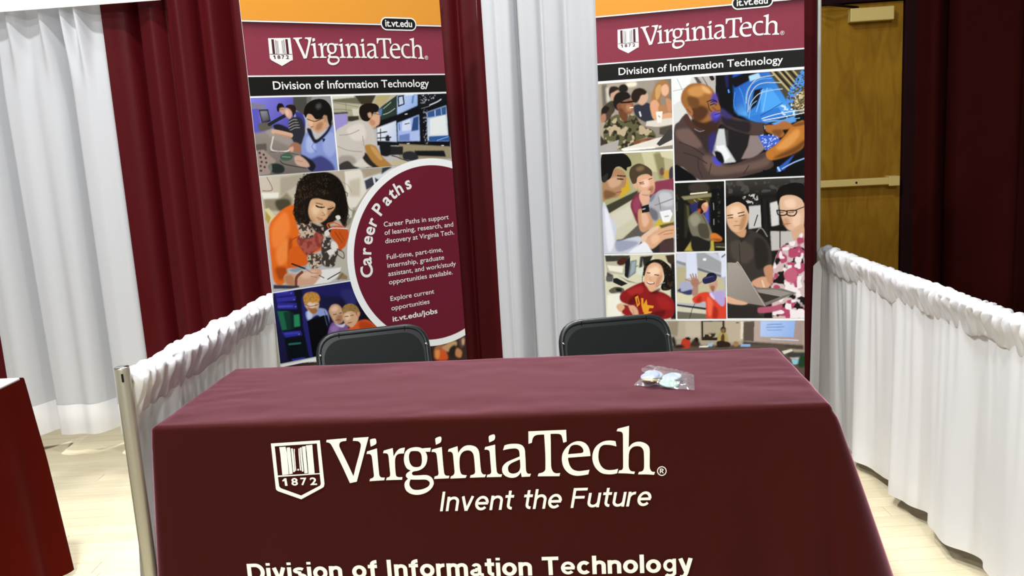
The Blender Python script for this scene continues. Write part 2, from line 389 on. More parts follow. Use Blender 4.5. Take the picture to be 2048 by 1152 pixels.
left_rail = rail('skirted_rail', (-1.060, 2.318, 0), (-.958, 3.46, 0), .905, .045, 1.7, 'low rail with gathered white skirt left of the table', flare=.06, lean=.055)
right_rail = rail('skirted_rail', (1.425, 3.90, 0), (1.395, 1.35, 0), .905, .05, 6.4, 'low rail with gathered white skirt right of the table', flare=.0, fold_f=14, pk=.62)
# the skirt's return at the far end of the right rail
vs, fs = [], []
for j in range(13):
    t = j / 12
    for i in range(11):
        u = i / 10; vs.append((-.012 + .014 * math.sin(u * 5) * t, -.052 * u - .016 * t * u, .842 - .79 * t - .03 * (1 - t) * u * u))
for j in range(12):
    for i in range(10): a = j * 11 + i; fs.append((a, a + 1, a + 12, a + 11))
mesh_obj('skirt_return', vs, fs, M['white_skirt'], right_rail, True)
# upright post at the near end of the left rail
po = thing('rail_post', 'short metal post with a slot at the near end of the left rail', 'post', (-1.063, 2.292, 0))
bm = bmesh.new()
for (r0, z0_, r1, z1_) in ((.0195, .004, .0195, .905), (.0195, .905, .0195, .926)): pass
prof = [(.0195, .004), (.0195, .918), (.0188, .921), (.0165, .921), (.0160, .918), (.0160, .60)]
seg = 28; rings = [[bm.verts.new((r * math.cos(2 * PI * k / seg), r * math.sin(2 * PI * k / seg), z)) for k in range(seg)] for r, z in prof]
for a, b in zip(rings, rings[1:]):
    for k in range(seg): bm.faces.new((a[k], a[(k + 1) % seg], b[(k + 1) % seg], b[k]))
bm_obj('post_tube', bm, M['steel'], po, True)
tube('top_cap', [(0, 0, .9205), (0, 0, .9225), (0, 0, .9235)], [.0192, .0190, .0175], M['chrome'], po, 24)
for ang in (-PI / 2 + .35, PI / 2, PI):
    sl = box('slot', -.0028, .0028, -.0010, .0012, .885, .908, M['slot_dark'], po, .0004)
    sl.location = (.0192 * math.cos(ang), .0192 * math.sin(ang), 0); sl.rotation_euler = (0, 0, ang + PI / 2)
box('base_plate', -.20, .030, -.14, .10, 0, .005, M['steel'], po)
tube('far_post', [(1.155, 0, .0), (1.155, 0, .88)], .0175, M['steel'], left_rail)

# ------------------------------------------------------------------ lettering tools
def helv(text, cap, w, slant=0.0, track=0.06):
    """sans serif drawn with pen strokes: returns (verts2d, faces); origin at the left end of the baseline"""
    V, F = [], []; r = w / 2; xh = .735
    def arc(cx, cy, rx, ry, a0, a1, n=18): return [(cx + rx * math.cos(math.radians(a0 + (a1 - a0) * k / n)), cy + ry * math.sin(math.radians(a0 + (a1 - a0) * k / n))) for k in range(n + 1)]
    def stroke(ox, pts, ww=None):
        ww = ww or w; raw = [Vector(p) for p in pts]; pts = [raw[0]]; L_ = []
        for p in raw[1:]:
            if (p - pts[-1]).length > 1e-4: pts.append(p)
        for i, p in enumerate(pts):
            t = (pts[min(i + 1, len(pts) - 1)] - pts[max(i - 1, 0)]).normalized(); nn = Vector((-t.y, t.x)) * ww / 2
            if 0 < i < len(pts) - 1:
                t1 = (p - pts[i - 1]).normalized(); c = max(.85, abs(Vector((-t1.y, t1.x)).dot(nn.normalized()))); nn = nn / c
            L_.append((p + nn, p - nn))
        b = len(V)
        for a, c in L_: V.append((a.x + ox, a.y)); V.append((c.x + ox, c.y))
        for i in range(len(L_) - 1): F.append((b + 2 * i, b + 2 * i + 1, b + 2 * i + 3, b + 2 * i + 2))
    def arch(x0, x1, top): # from the left stem over to the right stem
        m_ = (x0 + x1) / 2 + .02
        return [(x0, top - .30)] + arc(m_, top - .30, m_ - x0, .30 - r, 180, 90, 9)[1:] + arc(m_, top - .27, x1 - m_, .27 - r, 90, 0, 9)[1:] + [(x1, 0)]
    G = {}
    def glyph(ch):
        S = []; W = .6; nw = .60
        if ch == ' ': return [], .30
        if ch == 'I': S = [[(r, 0), (r, 1)]]; W = w
        elif ch in 'nh': S = [[(r, 0), (r, xh if ch == 'n' else 1)], arch(r, nw - r, xh)]; W = nw
        elif ch == 'u': S = [[(nw - r, 0), (nw - r, xh)], [(nw - x, xh - y_) for x, y_ in arch(r, nw - r, xh)]]; W = nw
        elif ch == 'm':
            a = .50; S = [[(r, 0), (r, xh)], arch(r, a - r * .2, xh), arch(a - r * .2, 2 * a - r * 1.4, xh)]; W = 2 * a - r * .4
        elif ch == 'r': S = [[(r, 0), (r, xh)], [(r, xh - .32)] + arc(r + .27, xh - .32, .27, .32 - r, 180, 85, 9)]; W = .36 + r * .4
        elif ch == 'i': S = [[(r, 0), (r, xh)], [(r, .86), (r, 1.0)]]; W = w
        elif ch == 'l': S = [[(r, 0), (r, 1)]]; W = w
        elif ch == 'v': S = [[(r, xh), (.31, 0)], [(.62 - r, xh), (.31, 0)]]; W = .62
        elif ch == 'y': S = [[(r, xh), (.33, .02)], [(.64 - r, xh), (.34, -.06)] + [(.27, -.22), (.17, -.27), (.06, -.26)]]; W = .64
        elif ch == 'o': S = [arc(.33, xh / 2, .33 - r, xh / 2 - r, 0, 360, 36)]; W = .66
        elif ch == 'c': S = [arc(.32, xh / 2, .32 - r, xh / 2 - r, 42, 318, 30)]; W = .60
        elif ch == 'e': S = [arc(.33, xh / 2, .33 - r, xh / 2 - r, 0, 318, 34), [(r * 1.2, xh * .49), (.66 - r * .4, xh * .49)]]; W = .65
        elif ch == 't': S = [[(.20, .96), (.20, .24)] + arc(.38, .24, .18, .24 - r, 180, 275, 8)[1:], [(0, xh - r * .9), (.42, xh - r * .9)]]; W = .42
        elif ch == 'f': S = [[(.20, 0), (.20, .76)] + arc(.40, .76, .20, .24 - r, 180, 85, 8)[1:], [(0, xh - r * .9), (.42, xh - r * .9)]]; W = .42
        elif ch == 's': S = [arc(.29, xh * .73, .25 - r * .4, xh * .27 - r, 35, 270, 18) + arc(.30, xh * .27, .27 - r * .4, xh * .27 - r, 90, -145, 18)]; W = .57
        elif ch == 'a': S = [[(.545 - r, .08), (.545 - r, xh - .24)] + arc(.31, xh - .24, .235 - r, .24 - r, 0, 160, 12), arc(.27, .20, .27 - r, .20 - r * .8, 60, 320, 20) + [(.545 - r, .17)], [(.27, .375), (.40, .40), (.545 - r, .44)], [(.545 - r, .12), (.60, r * .8), (.63, r * .8)]]; W = .62
        elif ch == 'g': S = [[(.60 - r, xh), (.60 - r, -.02)] + arc(.31, -.03, .29 - r, .23 - r, 0, -155, 12), arc(.30, xh * .52, .30 - r, xh * .48 - r, 0, 360, 34)]; W = .60
        elif ch == 'D': S = [[(r, 0), (r, 1)], [(r, 1 - r), (.36, 1 - r)] + arc(.36, .5, .44 - r, .5 - r, 90, -90, 20) + [(r, r)]]; W = .80
        elif ch == 'T': S = [[(.37, 0), (.37, 1)], [(0, 1 - r), (.74, 1 - r)]]; W = .74
        elif ch == 'F': S = [[(r, 0), (r, 1)], [(r, 1 - r), (.68, 1 - r)], [(r, .53), (.60, .53)]]; W = .68
        return S, W
    x = 0.0; word = 0; WORD = []
    for ch in text:
        S, W = glyph(ch)
        n0 = len(F)
        for s in S: stroke(x, s, w * .82 if (w > .16 and ch in 'saeg') else None)
        word = word + 1 if ch == ' ' else word
        WORD.extend([word] * (len(F) - n0))
        x += W + track + (.05 if ch == 'I' else 0)
    out = [((vx + slant * vy) * cap, vy * cap) for vx, vy in V]
    return out, F, (x - track) * cap, WORD
def font_text(body, size, bold=0.0, space=1.0):
    """sans lettering from the default font, as (verts2d, faces, width)"""
    c = bpy.data.curves.new('lettering', 'FONT'); c.body = body; c.size = size; c.offset = bold; c.space_character = space; c.resolution_u = 4
    c.fill_mode = 'FRONT'
    o = bpy.data.objects.new('lettering', c); COL.objects.link(o)
    dg = bpy.context.evaluated_depsgraph_get(); dg.update()
    me = bpy.data.meshes.new_from_object(o.evaluated_get(dg))
    V = [(v.co.x, v.co.y) for v in me.vertices]; F = [tuple(p.vertices) for p in me.polygons]
    bpy.data.objects.remove(o); bpy.data.curves.remove(c); bpy.data.meshes.remove(me)
    return V, F
def fit(V, x0, x1, base, cap=None, capfrac=None, shear=0.0):
    """scale the text to run from x0 to x1 on a baseline; keeps proportions unless a cap height is given"""
    xs = [v[0] for v in V]; a, b = min(xs), max(xs); k = (x1 - x0) / (b - a)
    ky = (cap / capfrac) if cap else k
    return [(x0 + (x - a) * k + shear * y_ * ky, base + y_ * ky) for x, y_ in V]
def parse_outline(s): return [(float(q.rstrip('!').split(',')[0]), float(q.rstrip('!').split(',')[1]), q.endswith('!')) for q in s.split()]
GLYPHS = """V|492.0,688.4! 493.7,695.1! 548.9,698.1! 547.2,690.3! 537.4,689.4 529.9,686.0 527.1,678.7 529.0,668.2 543.4,630.1 558.0,588.5! 568.5,620.8 579.1,650.3 585.9,673.8 585.5,681.9 581.6,687.2 574.6,689.2 565.4,689.7! 567.6,698.0! 609.6,699.3! 565.6,572.7! 546.3,569.3! 527.1,625.1 507.3,675.6 500.4,685.9
i|612.9,671.7! 612.5,689.1 616.5,693.1 627.2,694.1 629.6,688.6 628.9,680.5 623.6,676.2
i|599.6,651.1! 601.7,658.4! 629.6,666.4! 629.1,630.8 629.3,595.0 630.3,587.5 634.3,582.9 643.7,582.3! 641.9,574.6! 600.7,573.0! 603.5,580.1! 610.5,582.4 614.2,587.3 614.5,595.5 614.1,619.4 613.4,641.7 611.2,648.5 607.1,651.1
r|645.2,651.7! 647.5,659.4! 672.6,665.8! 673.3,641.9! 681.6,655.0 691.9,663.5 706.2,666.0! 701.7,649.3! 690.8,649.2 682.5,645.8 677.2,635.9 675.2,619.3 674.7,594.1 676.7,584.8 683.8,582.1 692.6,582.2! 690.9,574.6! 646.5,574.5! 649.5,581.8! 656.5,583.8 659.4,589.6 659.7,599.7 659.4,619.8 659.2,639.9 658.2,647.4 654.0,651.4
g|753.4,662.1! 760.7,662.9 776.6,663.3! 773.9,652.0! 760.7,652.4! 764.1,644.8 764.5,633.1 760.5,618.3 751.6,606.8 738.3,599.7 725.2,597.6 720.2,594.4 719.5,590.2 723.6,586.3 737.2,585.8 753.3,586.4 764.4,584.3 773.4,576.8 777.0,564.1 773.2,552.5 762.7,541.0 747.6,533.0 729.7,529.8 712.2,533.1 700.0,542.8 696.2,556.4 698.8,568.2 707.6,577.2! 702.8,582.4 702.9,589.1 708.1,594.8 716.6,600.4! 706.7,606.6 701.3,620.1 700.9,635.2 705.4,651.7 715.9,662.2 732.2,666.3 744.9,665.4|719.1,652.1 715.0,641.4 716.0,623.0 723.1,611.9 734.2,609.4 744.0,612.1 748.8,622.0 749.8,635.3 748.3,647.0 742.4,653.8 732.9,655.5 724.1,655.2|714.1,574.4! 710.7,566.1 710.7,556.0 718.0,546.5 730.8,543.9 747.1,546.5 760.4,552.8 765.8,561.1 763.9,567.9 755.5,572.9 734.6,573.5
i|790.8,671.3! 790.3,687.0 793.8,691.0 804.3,694.0 807.2,689.7 805.8,680.7 801.4,675.9
i|777.3,651.4! 779.5,658.4! 806.2,664.5! 806.4,630.1 807.1,595.1 808.6,586.7 812.3,582.9 821.1,582.1! 819.0,575.0! 778.5,574.2! 781.0,581.6! 789.2,583.9 792.0,589.7 791.9,598.9 791.5,620.6 790.9,640.6 789.1,648.1 784.5,650.8
n|821.9,650.8! 824.5,657.9! 849.0,665.4! 849.3,645.8! 858.4,658.0 870.2,665.7 884.3,666.7 896.7,662.6 903.9,654.3 906.6,641.7 907.0,621.1 907.5,600.4 908.9,589.2 913.5,583.6 920.5,582.9! 917.2,575.2! 876.5,574.9! 878.7,582.0! 886.6,584.0 891.2,589.0 891.9,599.4 891.3,633.4 888.5,645.2 881.9,651.6 872.1,652.4 861.9,648.3 855.0,639.0 851.7,625.8 850.7,608.1 851.8,593.2 855.5,584.9 868.5,582.0! 864.8,574.7! 822.8,574.0! 825.2,580.6! 831.3,583.4 835.7,590.7 835.8,607.0 835.1,638.1 833.6,646.3 829.6,650.1
i|935.0,673.3! 934.4,686.9 937.1,692.0 948.5,695.2 951.7,690.7 950.5,682.0 945.3,677.4
i|921.1,653.0! 923.2,660.5! 950.3,666.4! 949.6,633.0 950.0,597.5 951.1,587.9 956.4,582.8 964.2,582.3! 961.6,574.7! 921.8,575.0! 924.0,582.1! 931.1,583.6 934.9,588.4 935.2,599.5 934.9,621.6 934.7,642.3 933.1,649.7 928.4,652.7
a|970.6,649.9! 975.3,663.2! 985.2,666.2 999.3,667.2 1014.5,665.7 1024.0,660.6 1028.8,650.9 1029.4,636.2 1029.4,615.7 1029.1,595.1 1030.4,586.2 1034.4,581.6 1042.1,581.4! 1038.8,573.4! 1016.4,573.0! 1015.0,585.9! 1008.2,577.3 999.5,572.3 986.8,571.5 974.3,576.1 966.4,585.2 965.0,597.1 969.2,607.3 979.5,616.5 995.3,623.4 1014.2,630.9! 1014.3,641.1 1012.2,649.3 1005.5,653.6 994.3,653.8 983.0,652.4|1014.5,622.8! 1014.5,602.9 1011.1,591.2 1003.0,584.8 991.6,583.2 983.5,587.6 980.9,596.6 983.1,605.4 992.0,613.2
T|1041.4,700.5! 1141.8,701.4! 1141.7,668.5! 1132.5,665.4! 1130.4,679.3 1127.3,687.4 1119.2,691.0 1099.8,691.5! 1099.2,664.3 1097.1,608.8 1098.1,594.1 1102.2,584.4 1109.7,580.5 1120.2,580.9! 1117.9,572.1! 1059.7,573.5! 1062.2,581.2! 1074.3,584.5 1080.2,590.2 1081.7,599.0 1083.2,635.7 1082.9,690.3! 1067.9,690.1 1058.0,687.6 1052.1,680.5 1048.9,668.2! 1039.9,665.6!
e|1202.9,626.0! 1202.5,636.2 1198.9,650.9 1191.1,662.0 1180.3,667.5 1167.2,668.3 1152.5,662.6 1138.0,649.9 1129.0,634.2 1126.5,616.7 1130.0,597.5 1139.1,583.3 1151.2,574.8 1165.0,571.7 1180.4,572.4 1195.1,574.9! 1198.8,587.7! 1183.7,585.8 1168.4,584.8 1154.7,590.1 1146.9,601.4 1143.4,616.2 1143.3,623.2! 1172.9,624.7!|1143.8,633.0! 1147.6,646.7 1153.5,656.0 1163.4,659.0 1174.3,656.8 1182.3,649.9 1184.9,640.4 1181.7,636.1 1174.7,634.9
c|1272.7,650.6! 1270.8,665.1! 1259.9,667.4 1247.5,667.4 1233.6,663.5 1219.4,653.1 1210.5,637.4 1207.7,618.5 1211.1,600.8 1219.5,586.6 1231.6,576.7 1246.7,573.3 1260.5,573.2 1271.7,575.5! 1274.9,587.8! 1261.0,585.3 1245.8,585.8 1234.9,591.3 1227.1,603.3 1223.9,619.4 1225.4,636.9 1230.3,649.8 1238.8,655.6 1251.2,655.7 1262.1,653.8
h|1274.5,692.9! 1277.3,699.6! 1307.8,706.7! 1304.7,646.6! 1313.0,655.8 1324.1,661.2 1336.4,661.5 1348.6,656.8 1357.2,648.5 1359.6,636.9 1359.0,615.1 1358.3,593.3 1359.4,584.5 1363.3,577.8 1371.8,576.0! 1369.2,568.1! 1348.7,569.9 1327.0,570.5! 1329.4,577.4! 1338.0,579.3 1342.3,585.0 1343.7,595.2 1344.2,625.7 1342.6,638.9 1336.0,647.5 1325.1,649.6 1315.4,647.0 1308.3,640.0 1305.0,629.9 1303.6,614.0 1303.0,595.0 1304.5,586.2 1309.1,580.2 1319.0,578.7! 1316.8,571.9! 1296.5,574.1 1274.4,575.4! 1277.5,583.4! 1284.4,584.6 1287.6,589.6 1288.4,599.8 1289.6,639.1 1290.7,678.2 1289.7,686.9 1285.4,691.1
R|1390.2,591.4 1399.0,587.2 1402.4,577.6 1398.5,568.2 1389.5,564.5 1380.7,568.7 1377.2,578.4 1381.2,587.7|1390.1,588.9 1397.3,585.5 1400.1,577.6 1396.9,570.0 1389.5,567.0 1382.4,570.5 1379.6,578.3 1382.8,585.9
R|1384.5,572.0! 1384.8,584.8! 1391.0,584.9 1394.6,581.2 1391.5,577.3! 1394.7,571.7! 1392.0,571.8! 1389.0,576.8! 1387.1,576.9! 1386.9,571.9!|1387.1,579.2! 1387.2,582.6! 1390.5,582.5 1391.8,580.8 1390.1,579.1
shield|338.7,690.0! 475.0,694.5! 475.6,570.7! 472.5,560.8 464.1,555.6! 406.6,526.6! 344.6,552.1! 339.3,557.4 338.6,567.5!|348.4,681.6! 466.0,685.8! 465.4,600.7! 348.2,597.4!|348.1,593.4! 465.2,597.8! 465.5,570.1! 462.9,564.7! 407.3,537.5! 352.6,560.7! 348.8,566.3!
bar|360.7,678.9! 378.3,679.4! 380.6,659.8! 378.8,600.1! 361.0,598.5! 361.7,658.6!
bar|381.2,676.9! 390.3,677.2! 390.8,661.3! 390.1,601.6! 380.6,600.4! 381.0,658.0!
bar|392.6,673.9! 397.9,674.0! 398.3,661.1! 397.1,606.8! 392.1,606.0! 392.7,657.6!
bar|400.7,672.2! 403.3,672.1! 402.0,660.9! 401.0,610.3! 398.2,608.9! 399.3,653.8!
bar|413.5,673.2! 415.9,673.5! 415.8,660.5! 414.7,610.2! 411.5,610.0! 412.3,657.0!
bar|417.3,675.2! 422.6,676.1! 421.9,663.9! 420.9,607.0! 416.5,606.7! 417.1,656.8!
bar|424.0,678.2! 433.4,679.3! 433.0,663.5! 432.1,601.7! 423.0,601.5! 423.6,656.6!
bar|434.8,681.1! 452.9,682.6! 452.2,662.9! 451.3,600.6! 434.2,600.2! 435.5,659.9!
bar|404.0,614.2! 408.5,615.0! 408.9,610.4! 404.1,609.9!"""
def outline_mesh(contours, n=5):
    polys = [catmull(parse_outline(c), n) for c in contours]
    tri = geometry.tessellate_polygon([[Vector((x, y_, 0)) for x, y_ in p] for p in polys])
    V = [q for p in polys for q in p]
    return V, [tuple(t) for t in tri]
LOGO = {'word': [], 'mark': []}
for ln in GLYPHS.strip().split('\n'):
    nm, *cs = ln.split('|')
    LOGO['mark' if nm in ('shield', 'bar') else 'word'].append((nm, outline_mesh(cs)))
def join2d(items):
    V, F = [], []
    for v, f in items:
        b = len(V); V += v; F += [tuple(i + b for i in q) for q in f]
    return V, F

# ------------------------------------------------------------------ the draped table
TW, TD, TH = 1.836, .617, .746
tb = thing('draped_table', 'long table under a maroon cloth printed with white lettering', 'table', (-1.017, 2.30, 0), (0, 0, math.radians(-4.31)))
def front_wave(u, v):
    """how far the hanging front stands out towards the viewer (metres)"""
    drop = max(0, TH - v)
    d = .004 * drop * math.sin(u * 7.3 + .6) + .006 * drop * math.sin(u * 3.1 + 2.0) + .003 * drop * nz(u * 5, v * 2)
    tl, tr = u, TW - u
    d += .16 * drop * math.exp(-(tr / (.10 + .10 * drop)) ** 2) + .07 * drop * math.exp(-(tl / (.09 + .08 * drop)) ** 2)
    d += .11 * drop * math.sin((tr - .05) * 2 * PI / .19) * math.exp(-(tr / .26) ** 2) * drop
    return d
def cloth_mesh():
    rc = .018; per = []
    # perimeter points with outward normals, starting at the front left corner, counter-clockwise seen from above
    def side(p0, p1, nrm, k):
        for i in range(k):
            t = i / k; per.append((p0[0] + (p1[0] - p0[0]) * t, p0[1] + (p1[1] - p0[1]) * t, nrm[0], nrm[1]))
    def corner(cx, cy, a0, k=10):
        for i in range(k):
            a = math.radians(a0 + 90 * i / k); per.append((cx + rc * math.cos(a), cy + rc * math.sin(a), math.cos(a), math.sin(a)))
    side((rc, 0), (TW - rc, 0), (0, -1), 260); corner(TW - rc, rc, -90)
    side((TW, rc), (TW, TD - rc), (1, 0), 90); corner(TW - rc, TD - rc, 0)
    side((TW - rc, TD), (rc, TD), (0, 1), 130); corner(rc, TD - rc, 90)
    side((0, TD - rc), (0, rc), (-1, 0), 90); corner(rc, rc, 180)
    n = len(per); vs, fs = [], []
    def out_dist(px, py, nx, ny, drop, z):
        w = 0.0
        fx = max(0, -ny) ; sx = abs(nx); bx = max(0, ny)
        w += fx * front_wave(px, z)
        flr = .245 if px > TW / 2 else .03
        tcorner = min(py, TD - py)
        side_d = flr * drop * math.exp(-(max(0, tcorner) / (.11 + .12 * drop)) ** 2) + (.05 * drop + .02 * drop * math.sin(py * 24 + px) if px > TW / 2 else .012 * drop)
        w += sx * side_d + bx * (.015 * drop + .008 * drop * math.sin(px * 15))
        return w
    rows = []
    for ins in (.300, .27, .24, .21, .18, .15, .12, .09, .065, .045, .030):        # rings on the top, from the middle out
        rows.append(('top', ins))
    for k in range(8): rows.append(('edge', k))
    ndrop = 40
    for k in range(1, ndrop + 1): rows.append(('drop', k / ndrop))
    bw = .019
    for kind, val in rows:
        for px, py, nx, ny in per:
            if kind == 'top':
                x = min(max(px - nx * val, val), TW - val); y_ = min(max(py - ny * val, val), TD - val)
                z = TH + min(1, (.30 - val) / .12) * (.0024 * nz(x * 4, y_ * 14, 2) + .0013 * nz(x * 13, y_ * 25, 5)) 
            elif kind == 'edge':
                a = (val + 1) / 8 * PI / 2
                edge_n = .006 * nz(px * 5, py * 8, 1.5) + .004 * nz(px * 15, py * 8, 4.5) + .002 * nz(px * 34, py * 20, 2.2)
                x = px - nx * bw * (1 - math.sin(a)); y_ = py - ny * bw * (1 - math.sin(a)); z = TH - bw * (1 - math.cos(a)) + edge_n * math.sin(a) * .6
            else:
                z = TH - bw - (TH - bw - .012) * val
                drop = TH - z; o = out_dist(px, py, nx, ny, drop, z)
                wr = (.0045 * math.exp(-drop / .045) * nz(px * 9 + drop * 34, py * 16 + drop * 22, 4) if drop < .25 else 0)
                x = px + nx * (o + wr); y_ = py + ny * (o + wr)
            vs.append((x, y_, z))
    for j in range(len(rows) - 1):
        for i in range(n):
            a = j * n + i; b = j * n + (i + 1) % n; fs.append((a, a + n, b + n, b))
    fs.append(tuple(range(n)))
    return vs, fs
vs, fs = cloth_mesh()
tcl = mesh_obj('tablecloth', vs, fs, M['cloth'], tb, True)
bm = bmesh.new(); bm.from_mesh(tcl.data); bmesh.ops.recalc_face_normals(bm, faces=bm.faces); bm.to_mesh(tcl.data); bm.free()
def on_cloth(name, V, F, label=None):
    """press flat lettering (mm on the front of the cloth) onto the hanging front"""
    bm = bmesh.new(); bvs = [bm.verts.new((x, y_, 0)) for x, y_ in V]
    for f in F:
        try: bm.faces.new([bvs[i] for i in f])
        except ValueError: pass
    long_e = [e for e in bm.edges if e.calc_length() > 60]
    if long_e: bmesh.ops.subdivide_edges(bm, edges=long_e, cuts=3, use_grid_fill=False)
    bmesh.ops.triangulate(bm, faces=bm.faces)
    for v in bm.verts:
        u, w = v.co.x / 1000, v.co.y / 1000
        v.co = Vector((u, -front_wave(u, w) - .0022, w))
    for f in bm.faces: f.normal_update()
    o = bm_obj(name, bm, M['print_white'], tb)
    if label: tag(o, label)
    return o
def word_parts(name, V, F, ws):
    for w in sorted(set(ws)):
        fs_ = [f for f, k in zip(F, ws) if k == w]; ids = sorted({i for f in fs_ for i in f}); mp_ = {i: n for n, i in enumerate(ids)}
        on_cloth(name, [V[i] for i in ids], [tuple(mp_[i] for i in f) for f in fs_])
on_cloth('wordmark', *join2d([g for _, g in LOGO['word']]), 'large white serif name on the cloth front')
em = [g for _, g in LOGO['mark']]
dig = []
dig.append(([(359, 583), (366, 589), (371, 589), (372.5, 567), (365.5, 567), (364.8, 582), (360, 579.5)], [(0, 1, 2, 5), (2, 3, 4, 5), (0, 5, 6)]))
for ch, x0, x1 in (('8', 384, 402), ('7', 410, 427), ('2', 436, 455)):
    V, F = font_text(ch, 1.0, .025); ys = [v[1] for v in V]; k = 22 / (max(ys) - min(ys)); a = min(v[0] for v in V); b = max(v[0] for v in V)
    dig.append(([(x0 + (x - a) / (b - a) * (x1 - x0), 567 + (y_ - min(ys)) * k) for x, y_ in V], F))
on_cloth('emblem', *join2d(em + dig), 'white shield emblem with the year 1872')
V, F, W_, ws = helv('Invent the Future', 1, .135, .21, .10)
V = [(788 + x / W_ * (1355 - 788), 480.5 + y_ * 56.5) for x, y_ in V]; word_parts('motto_word', V, F, ws)
V, F, W_, ws = helv('Division of Information Technology', 1, .19, 0, .080)
V = [(232 + x / W_ * (1466 - 232), 287 + y_ * 54) for x, y_ in V]; word_parts('department_word', V, F, ws)

# ------------------------------------------------------------------ neighbouring table at the left edge
nt = thing('draped_table', 'neighbouring table at the left edge with white top and maroon skirt', 'table', (-1.722, 2.955, 0), (0, 0, math.radians(-2)))
bm = bmesh.new(); add_box(bm, -1.6, -.004, -.74, -.002, .722, .746, .004); bm_obj('table_top', bm, M['paper'], nt)
def skirt_side(name, p0, p1, nrm, k, seed, fl0=.02, fl1=.05):
    vs, fs = [], []; rows = 26
    for j in range(rows + 1):
        t = j / rows; z = .742 - .715 * t
        for i in range(k + 1):
            s = i / k; x = p0[0] + (p1[0] - p0[0]) * s; y_ = p0[1] + (p1[1] - p0[1]) * s
            L_ = s * math.hypot(p1[0] - p0[0], p1[1] - p0[1])
            d = .006 + (fl0 + (fl1 - fl0) * s) * t ** .8 + (.006 + .022 * t) * (math.sin(L_ * 26 + seed + .7 * math.sin(L_ * 9)) * .5 + .5) * min(1, t * 2.5)
            vs.append((x + nrm[0] * d + (p1[0] - p0[0]) * 0, y_ + nrm[1] * d, z + .008 * t * math.sin(L_ * 13 + seed)))
    for j in range(rows):
        for i in range(k):
            a = j * (k + 1) + i; fs.append((a, a + 1, a + k + 2, a + k + 1))
    return vs, fs
vs, fs = skirt_side('s', (0, -.745), (0, .004), (1, 0), 120, .9, .03, .045); mesh_obj('table_skirt', vs, fs, M['cloth_red'], nt, True)
vs, fs = skirt_side('s', (-1.6, -.745), (0, -.745), (0, -1), 160, 2.0); mesh_obj('table_skirt', vs, fs, M['cloth_red'], nt, True)
vs, fs = skirt_side('s', (.0, .004), (-1.6, .004), (0, 1), 160, 4.0, .02, .03); mesh_obj('table_skirt', vs, fs, M['cloth_red'], nt, True)

# ------------------------------------------------------------------ folding chairs
def make_chair(label, loc, rotz):
    t = thing('folding_chair', label, 'chair', loc, (0, 0, rotz), 'black folding chairs behind the table')
    hw = .205; zt = .768
    # the sitter faces -y; back leans to +y
    def P(x, z): # on the leaning back plane
        return (x, .02 + (z - .42) * .30, z)
    foot = (-.19)
    pts = fillet([(-hw, foot, .01), (-hw, -.02, .36), P(-hw, .50), P(-hw, zt), P(hw, zt), P(hw, .50), (hw, -.02, .36), (hw, foot, .01)], .085, 8)
    tube('frame', pts, .0125, M['chair_metal'], t)
    # pressed back panel with a raised rim
    def panel(off, hw_, z0, z1, rad, th, mat, nm):
        o = [(-hw_, z0), (-hw_, z1), (hw_, z1), (hw_, z0)]
        f = [Vector((-hw_, z0, 0)), Vector((-hw_, z1 - rad, 0))]
        for k in range(1, 10): a = PI - k / 10 * PI / 2; f.append(Vector((-hw_ + rad + rad * math.cos(a), z1 - rad + rad * math.sin(a), 0)))
        f.append(Vector((-hw_ + rad, z1, 0))); f.append(Vector((hw_ - rad, z1, 0)))
        for k in range(1, 10): a = PI / 2 - k / 10 * PI / 2; f.append(Vector((hw_ - rad + rad * math.cos(a), z1 - rad + rad * math.sin(a), 0)))
        f.append(Vector((hw_, z1 - rad, 0))); f.append(Vector((hw_, z0, 0)))
        bm = bmesh.new(); A = []; B_ = []
        for p in f:
            q = P(p.x, p.y); A.append(bm.verts.new((q[0], q[1] + off, q[2]))); B_.append(bm.verts.new((q[0], q[1] + off + th, q[2])))
        fa = bm.faces.new(A); bm.faces.new(B_[::-1])
        for i in range(len(f)): j = (i + 1) % len(f); bm.faces.new((A[i], B_[i], B_[j], A[j]))
        bmesh.ops.bevel(bm, geom=list(fa.edges), offset=.004, segments=3, affect='EDGES', profile=.6)
        return bm_obj(nm, bm, mat, t)
    panel(-.010, hw + .006, .565, zt + .006, .085, .020, M['chair_metal'], 'back_rim')
    panel(-.0165, hw - .017, .575, zt - .017, .072, .010, M['chair_panel'], 'backrest')
    for s in (-1, 1):
        sm = P(s * (hw - .080), zt + .002)
        box('seam', sm[0] - .0016, sm[0] + .0016, sm[1] - .0140, sm[1] + .012, sm[2] - .016, sm[2] + .0050, M['slot_dark'], t)
        b = P(s * (hw - .004), .700)
        bm = bmesh.new(); bmesh.ops.create_uvsphere(bm, u_segments=12, v_segments=8, radius=.0062); bmesh.ops.translate(bm, verts=bm.verts, vec=(b[0], b[1] - .013, b[2])); bm_obj('bolt', bm, M['chrome'], t, True)
    bm = bmesh.new(); add_box(bm, -.19, .19, -.200, .145, .425, .450, .011); bm_obj('seat', bm, M['chair_panel'], t)
    for s in (-1, 1):
        tube('leg', [(s * .178, .205, .012), (s * .178, -.06, .425)], .011, M['chair_metal'], t)
        tube('foot_cap', [(s * .178, .205 + .006, .0), (s * .178, .196, .028)], .0135, M['slot_dark'], t)
        tube('foot_cap', [(s * hw, foot - .004, .0), (s * hw, foot + .010, .028)], .0145, M['slot_dark'], t)
    tube('stretcher', [(-.178, .149, .10), (.178, .149, .10)], .008, M['chair_metal'], t)
    tube('stretcher', [(-hw, -.137, .12), (hw, -.137, .12)], .008, M['chair_metal'], t)
    return t
make_chair('black folding chair in front of the left banner', (-.518, 3.16, 0), math.radians(14))
